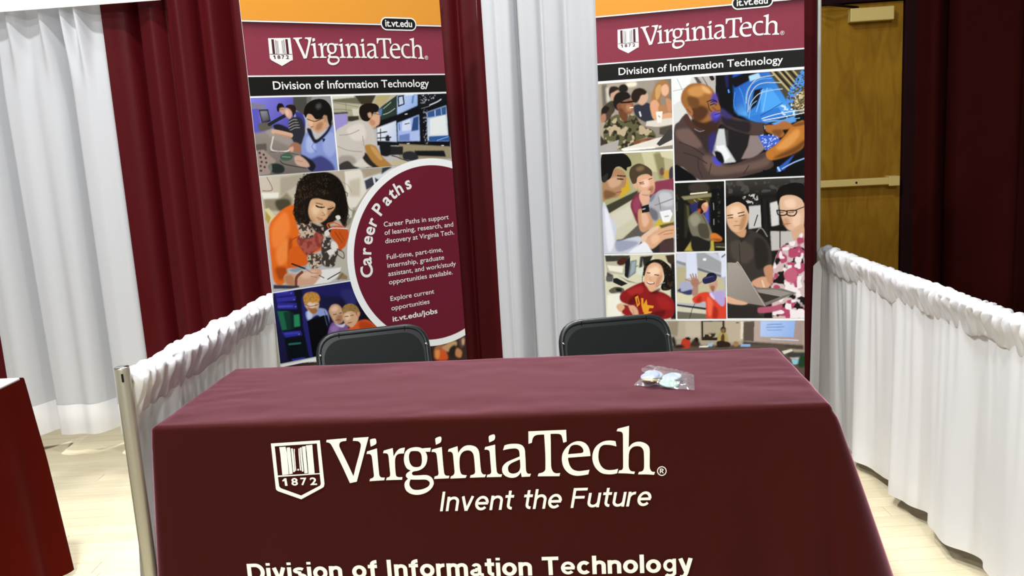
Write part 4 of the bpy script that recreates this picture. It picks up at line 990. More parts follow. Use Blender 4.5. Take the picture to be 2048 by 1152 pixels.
ART2 = """#cadets 0 1380 313 1673
G a89c8c 8c8272 0|80,1678 263,1620|-3,1707 323,1683 316,1354 -15,1370
P 6a645a 3.6|15,1669 38,1669 40,1580 16,1572
P c8c2b2 3.6|33,1654 47,1657 50,1598 35,1590
S e8e2c8 3.6|122,1668 163,1670 165,1654 126,1652
P 9a9284 4.4|168,1681 246,1680 236,1622 172,1635
P 7a7266 2.7|282,1673 319,1675 316,1563 302,1563
S 1d1712 1.3|88,1646 96,1661 115,1664 128,1652 125,1634 97,1631
S 2a1e16 1.3|45,1630 52,1655 75,1658 91,1648 86,1632 60,1629 52,1611
S c49a80 1.3|53,1625 65,1633 88,1641 85,1618 71,1601 57,1604
S 3c3a2c 2.2|25,1576 54,1598 73,1587 67,1551 43,1534 24,1549
S 4a3a2c 1.8|11,1559 30,1581 53,1570 52,1529 28,1507 9,1527
S 1e1812 1.8|11,1564 28,1579 46,1568 34,1548 15,1545
S a87a60 1.8|7,1536 27,1544 28,1516 9,1508
S 2c2f3c 1.8|151,1569 179,1576 216,1578 243,1540 246,1504 205,1497 159,1527
L d8d4d0 7.1 1.8|176,1542 180,1526
S c9a48a 1.3|169,1608 185,1625 208,1624 214,1601 202,1579 184,1571 170,1586
S 251a12 1.3|141,1615 156,1639 186,1643 208,1628 203,1615 185,1612 175,1594 161,1582 145,1592
S a07444 1.3|226,1591 238,1635 259,1665 287,1668 304,1649 303,1608 289,1591 281,1605 267,1597 266,1552 248,1567 230,1568
S c89a60 2.7|245,1630 259,1652 272,1642 262,1602 248,1590
S dfae8e 1.3|272,1642 291,1652 302,1635 299,1613 285,1603 272,1615
S d8a07a 1.3|223,1578 244,1590 261,1566 260,1521 279,1529 311,1531 310,1511 242,1504 224,1541
S b07c50 1.8|257,1562 284,1565 302,1545 283,1533 261,1530
S c48a64 1.3|289,1591 312,1581 312,1540 297,1541
P d8d2c4 1.3|205,1501 315,1511 314,1481 241,1474 200,1483
P 8c8476 1.8|204,1481 259,1473 258,1444 240,1445
P 4a443c 1.8|259,1471 314,1481 313,1454 277,1438 258,1444
P ece8e0 0.4|245,1540 274,1539 268,1493 250,1492
L c08a6c 4.4 1.3|256,1521 262,1516
S 17130f 1.3|63,1588 69,1617 88,1632 121,1633 139,1615 134,1602 110,1594 96,1577 86,1554 70,1565
S 8a5a3c 1.3|79,1573 91,1586 110,1594 138,1601 149,1582 151,1555 136,1538 108,1535 90,1549
S b07c58 3.6|119,1575 142,1574 141,1551 123,1552
S 5a3622 3.6|86,1564 104,1558 113,1530 90,1540
L 14100e 7.1 0.4|96,1588 119,1587 152,1589
L f0e8e0 4.4 0.9|135,1563 147,1564
S 7a4c32 1.3|79,1578 94,1584 95,1565 84,1564
S 6a4028 1.3|88,1554 122,1538 122,1511 102,1494 89,1522
S 5c5a3c 1.3|17,1480 37,1516 80,1539 98,1512 117,1507 136,1538 159,1527 181,1489 231,1459 240,1431 203,1433 156,1417 137,1395 80,1389 24,1415
N 2c281c 17.8 .55 0.9|17,1480 37,1516 80,1539 98,1512 117,1507 136,1538 159,1527 181,1489 231,1459 240,1431 203,1433 156,1417 137,1395 80,1389 24,1415
N b8a888 19.5 .62 0.9|17,1480 37,1516 80,1539 98,1512 117,1507 136,1538 159,1527 181,1489 231,1459 240,1431 203,1433 156,1417 137,1395 80,1389 24,1415
S 7a4a2c 1.3|147,1417 184,1425 221,1430 244,1408 239,1392 192,1392 155,1399
S a87048 2.7|175,1416 202,1419 220,1400 188,1397
P dedace 0.9|240,1426 313,1441 313,1395 239,1387 99,1378 90,1390
P f2efe6 0.9|94,1390 239,1392 238,1385 103,1380
P 3c3a38 0.9|244,1403 300,1464 314,1459 312,1418 257,1393
P a8a49e 0.9|1,1407 84,1430 73,1384 0,1378
P 3a3228 1.8|3,1453 25,1424 39,1419 1,1407
#technician 319 1241 850 1673
P d4d6d2 0|310,1711 510,1696 506,1425 304,1436
P e6e8e6 1.8|319,1679 399,1682 380,1599 320,1562
L a0a29c 2.2 0.9|337,1673 371,1595
L a0a29c 2.2 0.9|320,1621 376,1630
P 4a4846 1.3|402,1682 417,1683 448,1648 425,1640
P b4b0a8 1.3|415,1682 497,1682 521,1523 485,1525 443,1644
L 55524e 3.6 0.9|437,1682 469,1624
S 1a1818 0.9|470,1675 483,1676 492,1658 479,1654
P 06070a 0|497,1684 857,1688 856,1220 490,1236
P 1c1c54 2.2|532,1681 549,1682 548,1619 540,1619
G 1c50b0 3f94e4 3.6|575,1643 746,1500|567,1675 722,1681 831,1504 686,1460 634,1481 573,1520
P 07080c 1.8|549,1654 627,1679 688,1681 627,1640 575,1617
P 0a0c14 2.7|652,1603 687,1609 661,1541 634,1520
P a8d4f8 1.8|631,1661 670,1671 679,1653 636,1639
P 4ba0ec 2.2|678,1601 721,1607 772,1529 678,1504
L 8fc4f4 2.7 1.3|687,1605 660,1514
L 8fc4f4 2.7 1.3|704,1608 686,1513
P 2e78d0 2.7|634,1494 746,1527 772,1490 677,1460
L 1c3c8c 2.7 1.3|677,1496 763,1543
G 2a64b8 5aa8ec 3.6|574,1546 617,1499|567,1542 604,1553 626,1499 586,1506
P 4a4434 1.3|705,1684 852,1684 852,1494 806,1505
L b8a874 7.1 1.3|717,1681 789,1593
L 15120c 5.3 1.3|726,1683 802,1593
L b8a874 6.2 1.3|743,1683 810,1601
L 15120c 5.3 1.3|756,1682 815,1609
L b8a874 6.2 1.3|768,1682 819,1617
L 15120c 5.3 1.3|783,1682 831,1625
L b8a874 6.2 1.3|798,1682 836,1634
N 8a7a4c 5.3 .55 0.9|798,1584 850,1602 850,1503 810,1522
N 4a90e0 5.8 .5 0.9|793,1602 815,1635 831,1660 850,1671 850,1615 823,1570 802,1540 772,1516
N d8c8a0 4.9 .6 0.9|814,1570 850,1581 850,1511 819,1522
N c0e0ff 8.9 .62 0.9|755,1530 802,1549 814,1487 780,1472
L 5aa4e8 3.6 0.9|617,1508 618,1579 635,1621 679,1645 721,1646
L b8c4c8 3.6 0.9|626,1516 631,1569 653,1612 687,1629 760,1626
L c8c4b0 3.1 0.9|620,1552 627,1600 661,1646 730,1658
L b8c4c8 3.1 0.9|630,1525 643,1559 674,1588 721,1598 764,1600
L 8ab8e0 2.7 0.9|630,1490 639,1538 661,1558
L 3f8ce0 3.6 0.9|592,1616 605,1584 617,1521
L 3f8ce0 3.6 0.9|574,1599 569,1555 574,1529
L 4a9cf0 6.2 0.9|548,1610 550,1601
L d8e4ec 3.6 0.9|682,1484 746,1500 850,1511
L d8e4ec 3.6 0.9|686,1477 763,1486 850,1498
L 9ac0e8 2.7 0.9|690,1473 772,1472 831,1478
P 5a9ce0 2.7|720,1462 810,1488 818,1465 746,1447
P 1c1a1a 1.8|511,1470 660,1435 685,1344 650,1315 571,1314
P 3c3a3a 1.8|533,1446 544,1446 545,1378 534,1379
P c8cccc 1.8|506,1452 529,1451 536,1379 575,1311 522,1307 487,1354 493,1417
P e8ecec 2.2|492,1381 528,1384 553,1333 527,1312
P 8a7a78 2.7|633,1418 668,1416 694,1362 650,1324 597,1322 624,1374
P 3c5cc8 1.8|664,1417 746,1412 754,1385 698,1352
N b8d4ff 5.3 .62 0.9|672,1416 741,1412 737,1377 694,1357
P 3058b0 2.2|741,1275 788,1312 810,1329 771,1269 741,1259
L 9ad0ff 8 1.3|745,1279 754,1261
L 8fb4ec 5.3 1.3|762,1274 810,1298 850,1312
S 4a3a36 1.3|320,1463 342,1493 365,1515 395,1477 440,1456 512,1532 556,1503 634,1476 699,1463 686,1420 629,1423 555,1449 511,1470 492,1399 478,1355 540,1302 624,1320 702,1348 719,1316 719,1280 605,1249 503,1235 418,1243 355,1297 317,1317
S 6e5850 5.3|327,1453 386,1459 439,1411 420,1376 349,1407
S 6a544a 6.2|438,1338 482,1336 535,1293 659,1310 702,1326 702,1290 570,1264 472,1264
S 342826 3.6|386,1468 444,1447 502,1461 483,1391 456,1356 430,1402
S 302c70 6.2|466,1419 491,1435 485,1359 467,1360
S 4848c8 3.6|478,1337 504,1322 518,1303 491,1304
L 34282a 4.4 2.2|340,1407 402,1377 442,1347
L 34282a 4.4 2.2|357,1361 411,1340 455,1310
L 34282a 3.6 2.2|420,1339 419,1294 436,1252
L 34282a 3.6 2.2|473,1309 463,1264
L 34282a 3.6 1.8|628,1293 605,1258
S 241e24 3.6|520,1505 582,1484 634,1472 625,1428 555,1454 524,1474
S 38306c 5.3|517,1537 543,1517 564,1498 538,1495 521,1510
S 060608 1.8|317,1308 360,1292 413,1244 390,1226 315,1229
S 0d0b0e 2.2|487,1359 514,1353 527,1321 522,1307 500,1322
P 26140c 0.4|686,1460 699,1459 703,1423 690,1420
L 8ab0c8 3.6 0.9|692,1455 694,1442
S a86a34 1.3|697,1455 737,1457 772,1470 801,1453 789,1436 763,1433 771,1415 754,1403 724,1418 699,1432
S 7a4a20 3.6|724,1435 763,1433 754,1407 729,1417
S b8742c 1.3|698,1344 741,1377 780,1419 801,1449 831,1464 850,1459 850,1371 814,1338 719,1311
S d8944c 6.2|737,1359 789,1410 823,1434 831,1407 780,1357
S 6a4018 6.2|745,1332 814,1364 850,1389 850,1367 810,1334 728,1315
S 7a4a20 2.7|806,1453 848,1463 850,1450 810,1444
S 9a6430 1.3|352,1578 360,1618 390,1645 434,1646 474,1628 495,1596 508,1559 514,1532 507,1497 498,1484 467,1479 422,1475 396,1504 374,1536
S c48c4c 6.2|380,1621 416,1637 452,1630 442,1595 398,1593
S dca868 4.4|438,1635 465,1624 478,1601 451,1607
S 50301a 5.3|388,1540 433,1555 468,1531 440,1492 409,1494
S 6a4422 4.4|380,1594 424,1583 424,1547 388,1554
S 3a2418 4.4|396,1504 440,1483 476,1490 512,1506 498,1453 439,1434 395,1468
S 4a3fa0 6.2|475,1570 491,1605 504,1573 497,1556
S 40389c 7.1|474,1521 503,1524 512,1503 498,1484 478,1492
S 5a50d8 3.6|485,1516 507,1519 509,1506 492,1500
L 2a1c1a 4.4 1.3|459,1567 482,1574 499,1567
L 1c1418 4.4 1.3|473,1553 490,1558
S a0642c 2.2|490,1547 508,1550 514,1532 497,1531
L 2a1c3c 3.6 1.3|490,1511 512,1517
L 1a1012 3.6 1.3|475,1564 491,1569 501,1563
S 1c1216 2.7|490,1554 498,1556 499,1550
L 6a4424 4.4 2.7|483,1543 499,1529 512,1529
L 3a2420 3.6 1.8|464,1562 468,1540 477,1526
S a06a3c 1.3|372,1548 388,1551 401,1530 396,1513 380,1523
L 5a3418 2.7 1.3|376,1543 392,1526
S 4a3028 1.3|360,1510 378,1523 404,1476 444,1451 413,1449 377,1473
L 8a8890 2.7 0.9|406,1458 426,1446 446,1449
P 040405 0.9|684,1273 741,1259 850,1292 850,1234 684,1237
#talk 0 932 313 1371
G a4a074 b4ae8c 0|117,1359 300,1258|-5,1393 316,1377 306,921 -22,927
P c8c29a 2.7|178,1370 238,1371 254,1283 199,1285
P 8a845c 3.6|229,1363 275,1365 295,1258 253,1251
P d0caa8 2.2|257,1370 314,1372 313,1331 265,1347
P b8b08c 2.2|274,1342 313,1331 312,1290 281,1249
P c8a428 2.7|71,1254 114,1271 126,1209 78,1173
P c49c40 2.7|268,1287 296,1290 295,1253 272,1254
S 3a3440 2.2|296,1290 311,1303 310,1248 295,1253
S 6a4a44 2.2|255,1292 269,1301 273,1273 259,1269
P 3c3a2c 2.2|10,1143 159,1208 158,1180 28,1109
P c8c4aa 2.2|5,1128 28,1109 158,1180 128,1105 155,1057 77,993 53,984 22,1080
P d0ccb8 3.6|38,1104 124,1143 137,1086 59,1041
P 5a5650 2.2|77,988 165,1066 210,1027 162,990
P 2a2624 1.8|58,993 163,1000 229,1008 308,996 308,925 56,928
P 4a3434 2.7|247,979 310,991 308,930 245,931
S 7a2c40 1.3|124,1143 140,1180 168,1198 176,1141 170,1076 155,1057 137,1100
S 93405a 3.6|134,1152 158,1180 167,1142 147,1105
S 86384c 1.3|225,1233 272,1247 316,1248 314,1197 252,1200 233,1177 205,1155
S a8a8ac 1.3|204,1150 248,1200 289,1205 314,1192 313,1118 268,1073 230,1064 208,1103
S c4c4c8 4.4|252,1190 298,1188 306,1137 260,1139
S 6c6c74 3.6|204,1131 241,1111 240,1074 212,1084
L 8a8a94 5.3 1.8|232,1140 270,1152 307,1165
L 50505a 2.2 0.9|247,1176 255,1120
S 74808e 1.8|210,1168 229,1191 231,1177 214,1154
S dca888 1.3|151,1250 161,1264 194,1272 221,1266 232,1233 229,1200 210,1187 182,1202 164,1212
S f0c8ac 4.4|174,1245 203,1253 206,1225 178,1221
S a87458 3.6|206,1215 227,1224 224,1196 208,1194
L 3a281c 4 0.9|167,1240 184,1242
L 3a281c 3.6 0.9|207,1253 221,1257
L 1c140f 3.6 0.9|169,1235 186,1235
L a05848 3.6 0.9|201,1206 215,1209
S 4a3a28 0.9|123,1280 132,1307 163,1323 195,1313 220,1291 221,1266 203,1276 180,1275 159,1264 153,1241 137,1237 128,1256
S 7a6444 3.6|153,1302 176,1312 190,1300 166,1289
S d8a888 1.3|139,1232 153,1236 157,1217 145,1218
S dcac90 1.3|163,1184 178,1205 206,1206 213,1196 196,1188 210,1173 200,1150 176,1146
L 9a6c50 2.7 1.3|177,1188 201,1183
S c89470 1.3|159,1123 199,1112 219,1074 216,1046 177,1023 159,1048
S e0b494 3.6|170,1104 194,1103 202,1065 178,1047
P 15161a 0.4|172,1137 204,1145 207,1112 174,1108
L c8c8cc 4 0.4|177,1124 187,1126
P eeeef0 0.4|251,1111 296,1119 306,1100 291,1063 263,1063
L b0aca4 6.2 1.8|273,1089 287,1091
P c8b038 1.8|223,1050 249,1083 267,1063 311,1067 311,1048 229,1031
P 5a5034 1.8|248,1052 311,1064 311,1048 257,1035
S e0c0a4 1.3|163,1000 211,1037 244,1050 238,1026 200,1004 186,976 167,981
S d8a884 1.3|186,985 229,1027 271,1042 311,1048 310,1001 266,988 227,956 208,951
L a87854 3.1 1.3|229,1003 271,1025 308,1029
L a87854 3.1 1.3|266,1011 303,1015
S e8bc98 3.6|210,999 238,1012 247,988 218,970
S c8ccd8 1.3|3,1157 33,1099 60,1050 53,984 106,997 160,1005 164,981 142,953 108,927 -2,929
S e4e6ee 4.4|10,1128 28,1099 48,984 18,946
S 9aa0b4 3.6|58,988 153,981 119,953 61,940
S e8eaf0 1.3|108,927 162,971 186,978 210,942 208,927
S a8805c 1.3|6,1266 35,1298 78,1305 107,1280 109,1247 101,1224 89,1220 83,1197 64,1179 26,1180 4,1167
S c8a080 4.4|29,1260 76,1268 85,1239 42,1222
S 7a5438 4.4|13,1214 65,1197 40,1179 11,1176
L 2a1c14 5.3 0.9|72,1275 105,1271
L 18100c 5.3 0.9|71,1261 95,1258
L 8a4c3c 4 1.3|65,1202 86,1204
S 0c0a08 0.9|1,1257 4,1365 51,1374 103,1369 128,1344 134,1316 115,1308 110,1294 83,1314 59,1306 43,1269 24,1256
S 2a2828 2.7|6,1271 30,1288 24,1256 9,1247
#suit 319 934 525 1232
P 14130e 0|313,1243 534,1234 530,925 306,930
S 3a332c 4.4|381,1222 445,1229 462,1196 390,1190
P 8a8460 1.8|344,1173 484,1184 480,1168 357,1158
L e8e4c4 6.2 1.8|385,1183 453,1187
P 4a4420 2.2|366,1158 466,1168 461,1141 389,1134
L b8a850 2.7 1.3|398,1157 429,1128
L b8a850 2.7 1.3|416,1161 452,1150
P 2a2a60 3.6|379,1134 416,1152 434,1114 388,1097
P 4a50b8 3.6|438,1132 459,1132 460,1053 446,1058
P 2c2a1c 1.8|357,1144 379,1134 378,1069 363,995 354,995
P 50502c 2.7|366,1135 375,1130 378,1079 369,1070
P 08080a 1.3|471,1196 527,1212 526,972 481,982 469,1066
N 38382c 7.1 .6 0.4|321,1164 334,1164 326,977 316,977
N 38382c 6.2 .6 0.4|498,1204 509,1203 505,1065 496,1066
L 8a8a80 3.6 0.9|479,1140 481,1112
L 8a8a80 3.6 0.9|480,1071 480,1048
P b0a048 2.2|352,936 386,985 394,935
P b8a84c 2.2|454,974 477,983 480,933 453,934
S 1e1c18 1.3|384,1008 414,1022 459,1006 458,934 389,935
S 74705c 1.3|371,1069 388,1097 420,1110 447,1076 468,1025 472,997 459,978 413,998 386,1008
S 94907a 3.6|378,1079 406,1096 424,1068 396,1041
S 4a4638 2.7|414,1049 451,1048 459,992 422,998
L 3c3a30 2.7 1.3|429,1096 451,1048
S c89070 1.3|415,1115 425,1142 448,1150 457,1132 452,1109 433,1100
S e8b488 2.7|436,1142 455,1143 452,1125
S 1c120d 0.9|413,1124 418,1149 439,1155 452,1148 434,1139 429,1123 438,1105 427,1096 418,1105
S c05010 2.2|415,1115 425,1117 422,1100 415,1105
S d07830 1.3|464,1006 486,1010 511,991 508,977 472,978
S a05018 2.2|468,987 508,986 499,975
P 3a3628 1.3|481,968 524,967 524,944 485,945
L a8a470 2.7 0.9|488,952 524,949
#laptop 531 638 850 1234
P 1c1a18 0|530,1248 852,1243 852,547 520,546
G 3a3632 151310 4.4|658,1233 657,1161|530,1243 852,1238 852,1154 529,1157
N 4a4642 17.8 .6 2.7|530,1239 848,1234 848,1190 529,1179
P c8c6c2 1.8|622,1121 674,1124 683,1032 625,1025
P d4d2ce 1.8|712,1132 744,1140 748,1040 718,1031
P c0bcb6 2.7|713,1013 809,1011 809,938 717,930
N c8c6c2 8.9 .6 0.9|604,1163 657,1170 657,1125 613,1135
L 0e0d0c 9.8 0.9|677,1151 682,1014
L 0e0d0c 7.1 0.9|701,1141 707,1013
P 15130f 1.3|700,1036 779,1030 778,1011 700,1018
L 0e0d0c 4.4 0.9|752,1012 752,939
L 8a8682 4.4 1.8|647,997 674,1028 700,991
L 0e0d0c 4.4 0.9|661,1083 647,1038
S 38332e 1.3|533,1004 549,1022 603,993 629,1020 682,991 713,940 717,875 698,736 652,547 520,546
S 4c443c 6.2|549,971 611,970 655,923 610,877 557,901
S 27231f 4.4|647,978 691,968 703,885 655,853
L 221e1a 2.7 1.3|584,961 588,877
P 2a2622 0.9|580,994 593,966 629,1006 612,1021
S dcb08c 1.3|535,1129 564,1146 604,1136 622,1108 623,1066 607,1025 576,1010 549,1027 534,1064
S f0ccaa 5.3|546,1110 582,1123 595,1090 563,1073
S b88860 4.4|595,1072 617,1089 607,1035 585,1021
S c89a74 1.3|549,1027 576,1010 612,1025 607,993 585,994
L 251a12 4.4 0.9|537,1085 559,1087
L 251a12 4.4 0.9|581,1093 606,1098
L 1a120c 3.6 0.9|539,1074 559,1075
L 1a120c 3.6 0.9|584,1080 606,1085
L a86c50 3.6 1.3|563,1040 590,1042
L b8845c 2.7 1.3|568,1059 581,1058
S 0c0a09 0.9|531,1136 536,1161 565,1167 604,1154 624,1126 626,1089 617,1108 608,1126 582,1141 555,1135 535,1124
S dcb494 1.3|751,1148 779,1163 818,1159 846,1145 848,1037 817,1010 787,1016 770,1039 755,1085
S f0ccb0 6.2|770,1139 809,1146 813,1110 779,1111
S ecc8ac 4.4|805,1083 835,1082 830,1037 805,1033
S c89878 3.6|766,1066 787,1061 783,1029 770,1039
S d4a888 1.3|800,1011 845,1037 848,973 813,965
S 0d0a09 0.9|736,1158 749,1194 784,1210 822,1213 850,1198 850,1127 837,1145 809,1161 779,1164 755,1153 746,1121 740,1140
L 1a1414 5.3 0.4|740,1099 746,1081 774,1080 779,1095 740,1101
L 1a1414 5.3 0.4|781,1095 783,1079 809,1076 818,1096 781,1097
L 1a1414 4 0.4|815,1099 848,1111
L 2a1a14 3.1 0.9|748,1092 766,1090
L 2a1a14 3.1 0.9|787,1089 807,1091
L b07058 4.4 1.3|766,1041 792,1043
S d0b8b8 1.3|725,866 743,921 770,957 813,969 848,973 849,547 741,547 716,712 716,805
N 1a1416 26.6 .58 0.9|725,866 743,921 770,957 813,969 848,973 849,547 741,547 716,712 716,805
N b04868 31.1 .55 1.3|725,866 743,921 770,957 813,969 848,973 849,547 741,547 716,712 716,805
N f0e8ea 24.9 .58 1.3|725,866 743,921 770,957 813,969 848,973 849,547 741,547 716,712 716,805
S c06078 2.7|767,833 798,856 821,837 816,799 780,795
S d4a080 1.4|634,795 668,816 700,815 713,786 695,768 654,773
S c08a68 1.8|686,858 718,867 722,815 709,786 691,820
L a07050 2.7 1.4|672,801 686,768
L e8c4a4 8.2 1.4|677,801 687,768
P 77706a 0.5|640,773 758,767 818,747 690,691
P 969088 0.9|654,763 731,762 798,747 694,710
P 3a332c 0.9|658,751 753,731 688,705
G a49c94 8c847c 0.5|541,861 644,711|533,882 575,881 591,860 688,691 612,704 531,740
L c4bcb4 2.7 0.5|573,881 589,867 688,691
S dcb090 1.4|531,736 571,721 617,704 589,696 531,707
S b05870 1.8|658,682 722,691 758,700 748,672 667,660
P 2c2826 1.4|531,697 658,691 658,653 694,633 530,634
#hoodie 0 632 309 925
P d8d4b8 0|1,929 318,923 311,624 -10,624
P 3a3a34 2.3|3,924 116,922 105,893 7,894
P b8b49c 1.8|5,895 96,898 94,834 11,845
S 4a2018 2.3|56,894 82,913 101,907 90,883 66,879
P ece8d8 1.8|12,880 85,873 79,844 21,855
P 4a4a48 1.4|11,850 40,834 19,810 4,810
P 1a1c20 0.9|93,893 116,917 114,843 103,819 89,829
P 6a7078 1.4|118,897 145,902 138,843 103,819
P 9aa8b0 1.4|122,892 141,897 134,848 111,828
P 3a3c3c 1.4|160,916 174,918 168,867 153,862
P d8dccc 1.8|143,862 178,872 172,832 143,838
L 4a9a78 4.5 1.4|141,872 149,875
P 2a2620 1.8|169,916 217,920 202,891 173,872
P c8c29c 1.8|213,925 280,926 274,889 231,890
P 3a2c20 2.3|270,919 311,923 309,865 279,889
P 1c1a1c 2.7|293,879 314,884 310,634 287,634
P 1a1c1c 0.9|37,820 54,822 102,796 73,784 36,802
P 5a5c58 2.3|5,830 40,829 34,805 9,805
P 20201c 1.4|59,834 103,804 156,793 103,809
S 5f5c4c 0.9|18,768 48,782 82,774 81,754 47,749 22,755
S 1c1a18 1.4|48,775 72,774 72,759 52,761
P f0eee0 3.6|7,745 67,755 68,644 3,635
P 0e0c0c 1.4|58,632 83,654 122,634 122,624 58,624
S 15100c 0.9|172,837 178,877 212,900 250,900 288,870 304,826 295,772 257,763 248,782 263,821 250,870 217,886 192,867 176,828
N 3a2a1c 8.2 .6 0.9|172,837 178,877 212,900 250,900 288,870 304,826 295,772 257,763 268,821 250,870 217,891 192,867
S 8c1c1c 1.4|66,745 102,774 176,803 199,763 247,758 289,733 305,693 292,644 244,632 185,632 137,634 88,664 75,700 114,694 70,715
S a82a28 4.5|101,764 161,783 165,754 115,744
S 621012 4.5|100,714 140,749 149,724 119,699
S a02422 5.4|227,733 275,728 293,683 245,684
S 5a1014 3.6|199,753 228,768 247,773 227,748
S 641216 3.6|206,664 264,674 244,639 195,639
P e8a028 0.5|132,734 145,741 153,704 141,689
P 8c1c1c 0.5|139,729 143,731 148,707 143,699
P e8a028 0.5|159,729 169,729 168,699 183,724 187,684 167,664 160,694
P e8a028 0.5|182,699 214,694 211,684 194,684 189,669 206,669 201,662 186,659 181,644 167,654
S e0b08c 1.4|179,832 192,871 221,888 250,875 259,841 253,807 228,773 203,758 185,783 176,803
S f6d4b4 5.4|192,852 231,871 244,846 210,827
S f0c4a4 3.6|181,803 195,808 190,783 180,793
S c89070 4.5|234,822 254,831 243,797 223,778
L 3a2418 4.1 0.9|189,843 201,842
L 3a2418 4.1 0.9|222,834 239,831
L 8a3c34 7.2 1.4|188,800 200,794 217,796
L fff4ea 4.1 0.9|190,802 200,797 214,798
L c89474 2.7 1.4|203,822 200,812 207,810
L 1a1412 2.7 0.5|172,847 166,808 175,783
L 8a8a90 3.2 0.5|228,778 248,792 265,798
S e0b08c 1.4|47,695 70,707 84,690 79,670 59,670
S dcaa88 1.4|99,689 124,697 143,674 144,639 132,637 118,659
L b07c5c 2.3 0.9|121,679 130,639
S 941e1e 1.4|71,670 99,692 108,669 112,639 83,654
#headset 316 636 526 927
P b4b8c0 0|318,932 532,928 528,631 311,632
P d0d6e4 1.4|319,927 360,926 359,883 318,893
P 8a8e94 1.8|318,896 359,883 359,869 318,884
P d8dff0 1.4|360,927 402,928 408,824 358,815
P 9ea2a4 1.8|407,925 440,927 509,885 508,837 408,863
S f4f6f8 2.3|432,901 444,903 444,893 432,894
P 6a6c72 1.4|408,863 508,827 508,818 408,851
P c8ccd8 1.4|440,927 477,928 523,890 509,885
P dce2f0 1.4|495,926 530,928 529,822 508,818 509,885
P 40424a 1.4|509,909 528,923 530,918 511,902
P b8b08c 2.3|319,869 359,866 358,810 390,751 315,713
P c4bc98 2.3|408,848 438,838 508,815 526,769 408,742
P d8d4b0 2.7|316,752 385,751 384,703 315,708
S a8acc8 1.8|329,786 348,803 376,791 385,761 356,747 333,757
S 3c3c68 1.8|319,764 333,772 338,757 381,766 385,747 361,742 323,757
P 2a2a24 0.9|315,701 450,683 449,673 315,691
P d0cdb8 2.3|315,693 449,673 449,653 314,669
P 6a6858 1.4|314,669 449,656 453,631 313,632
L 2a2a2a 2.7 0.5|393,703 379,673 368,634
S d8442c 1.4|382,722 394,737 418,751 455,753 483,721 520,731 527,711 526,631 449,631 440,683 436,712 398,703
S f06a4c 4.5|446,731 469,712 463,653 449,653
S b0301c 3.6|399,722 418,737 422,712 403,707
S a82a18 3.6|473,692 492,673 486,634 468,634
S b4a4d8 1.4|455,751 484,758 516,753 520,702 506,692 478,721
S d8d0ec 2.3|465,751 478,726 474,722 458,741
S b08474 1.4|382,742 386,781 381,800 391,815 407,810 409,780 406,742
S a87868 1.4|376,800 386,815 405,814 414,797 404,781 386,781
L b08474 5.4 0.5|386,810 376,832
L b08474 5.4 0.5|393,812 386,835
L b08474 5.4 0.5|401,812 399,834
L b08474 5.4 0.5|381,801 355,811
L b08474 5.4 0.5|409,788 423,800
S c89880 1.4|454,790 475,794 489,808 491,780 474,758 458,770
S 9a6c54 1.8|461,780 479,780 474,755 465,760
S 141420 0.9|443,819 452,836 476,838 489,823 484,809 466,823
S 26264a 0.9|427,809 438,821 475,828 487,818 480,801 442,790 430,795
L 50508a 3.6 1.4|433,814 471,823
#classroom 0 105 850 627
P a89c88 0|-77,627 869,633 869,-194 -110,-248
P b8ac98 3.6|244,624 416,626 414,545 290,545
P 968a74 3.6|272,624 321,625 314,555 286,564
P c4b8a4 3.6|349,624 416,625 417,555 352,555
P 2a2018 0.5|418,625 519,629 518,538 418,539
P b0a48c 1.4|427,622 510,624 508,550 426,553
N 2c241c 16.3 .5 0.9|426,565 485,570 485,543 426,543
P bcae98 2.3|519,626 593,629 592,536 522,531
P e0d8c8 1.4|586,624 598,624 594,546 585,546
P 5a5046 1.4|600,621 644,624 641,536 597,538
L 2a2420 4.5 0.5|568,618 577,618
G b8a49c a08e88 0.5|648,624 838,528|644,626 845,632 842,520 641,539
G b4ccf4 8cb0ec 0.9|671,624 811,556|670,625 812,628 806,554 667,556
L 6a8cc8 3.6 1.4|698,609 757,612
L 6a8cc8 3.6 1.4|694,597 766,600
L 7a98d0 3.6 1.4|698,585 757,587
L d0e0f8 3.6 1.4|712,546 824,541
P 4a4038 1.8|594,536 847,520 847,499 594,516
P 584c42 2.7|289,515 757,522 869,451 869,-194 -110,-248 -84,440
S b83a28 1.4|328,520 338,545 362,550 371,530 366,505 332,502
S 1a1210 0.9|350,550 360,556 371,551 369,542 355,542
L d8d8d8 1.8 0.5|355,552 362,556 370,549
S 3a2c20 1.8|368,515 381,540 398,550 407,535 414,520 399,510
S 1e1610 1.4|388,545 398,552 406,543 400,530
S 2a2220 1.8|306,515 328,520 347,507 308,502
P 9ab8d4 0.9|447,525 470,529 463,511 444,511
P e4e0d8 1.4|409,513 447,516 447,508 409,506
S a8a060 1.4|485,531 492,570 509,577 527,570 534,531 522,514 484,513
S 5a3420 1.4|504,560 516,565 517,516 501,516
S 3a2c1c 1.4|502,595 512,600 523,595 523,577 511,572 502,580
S 8a6848 1.8|504,587 518,589 517,575 509,574
S 2c2018 1.4|482,516 489,536 536,531 538,511 482,508
S a07850 1.4|555,526 564,536 576,529 573,514 557,514
P 8ab0dc 0.9|586,524 627,522 626,512 585,511
S 2a241e 1.8|287,545 300,555 309,520 299,507
P d8d4c8 1.4|757,493 797,503 802,494 766,479
P c8c4b8 1.4|784,469 838,474 833,460 797,457
S 3a3a38 2.7|784,484 847,489 842,470 788,464
P 8ac0d0 1.4|797,455 829,460 824,436 802,435
S 1c3c24 1.8|829,470 849,484 849,426 824,426
P c8c4b8 3.6|89,366 335,395 382,345 112,299
P 3a342e 4.5|112,289 382,335 402,143 131,108
S 2a3a5a 6.3|478,397 595,408 617,275 466,256
P d0ccc0 3.6|618,349 824,372 838,324 636,290"""
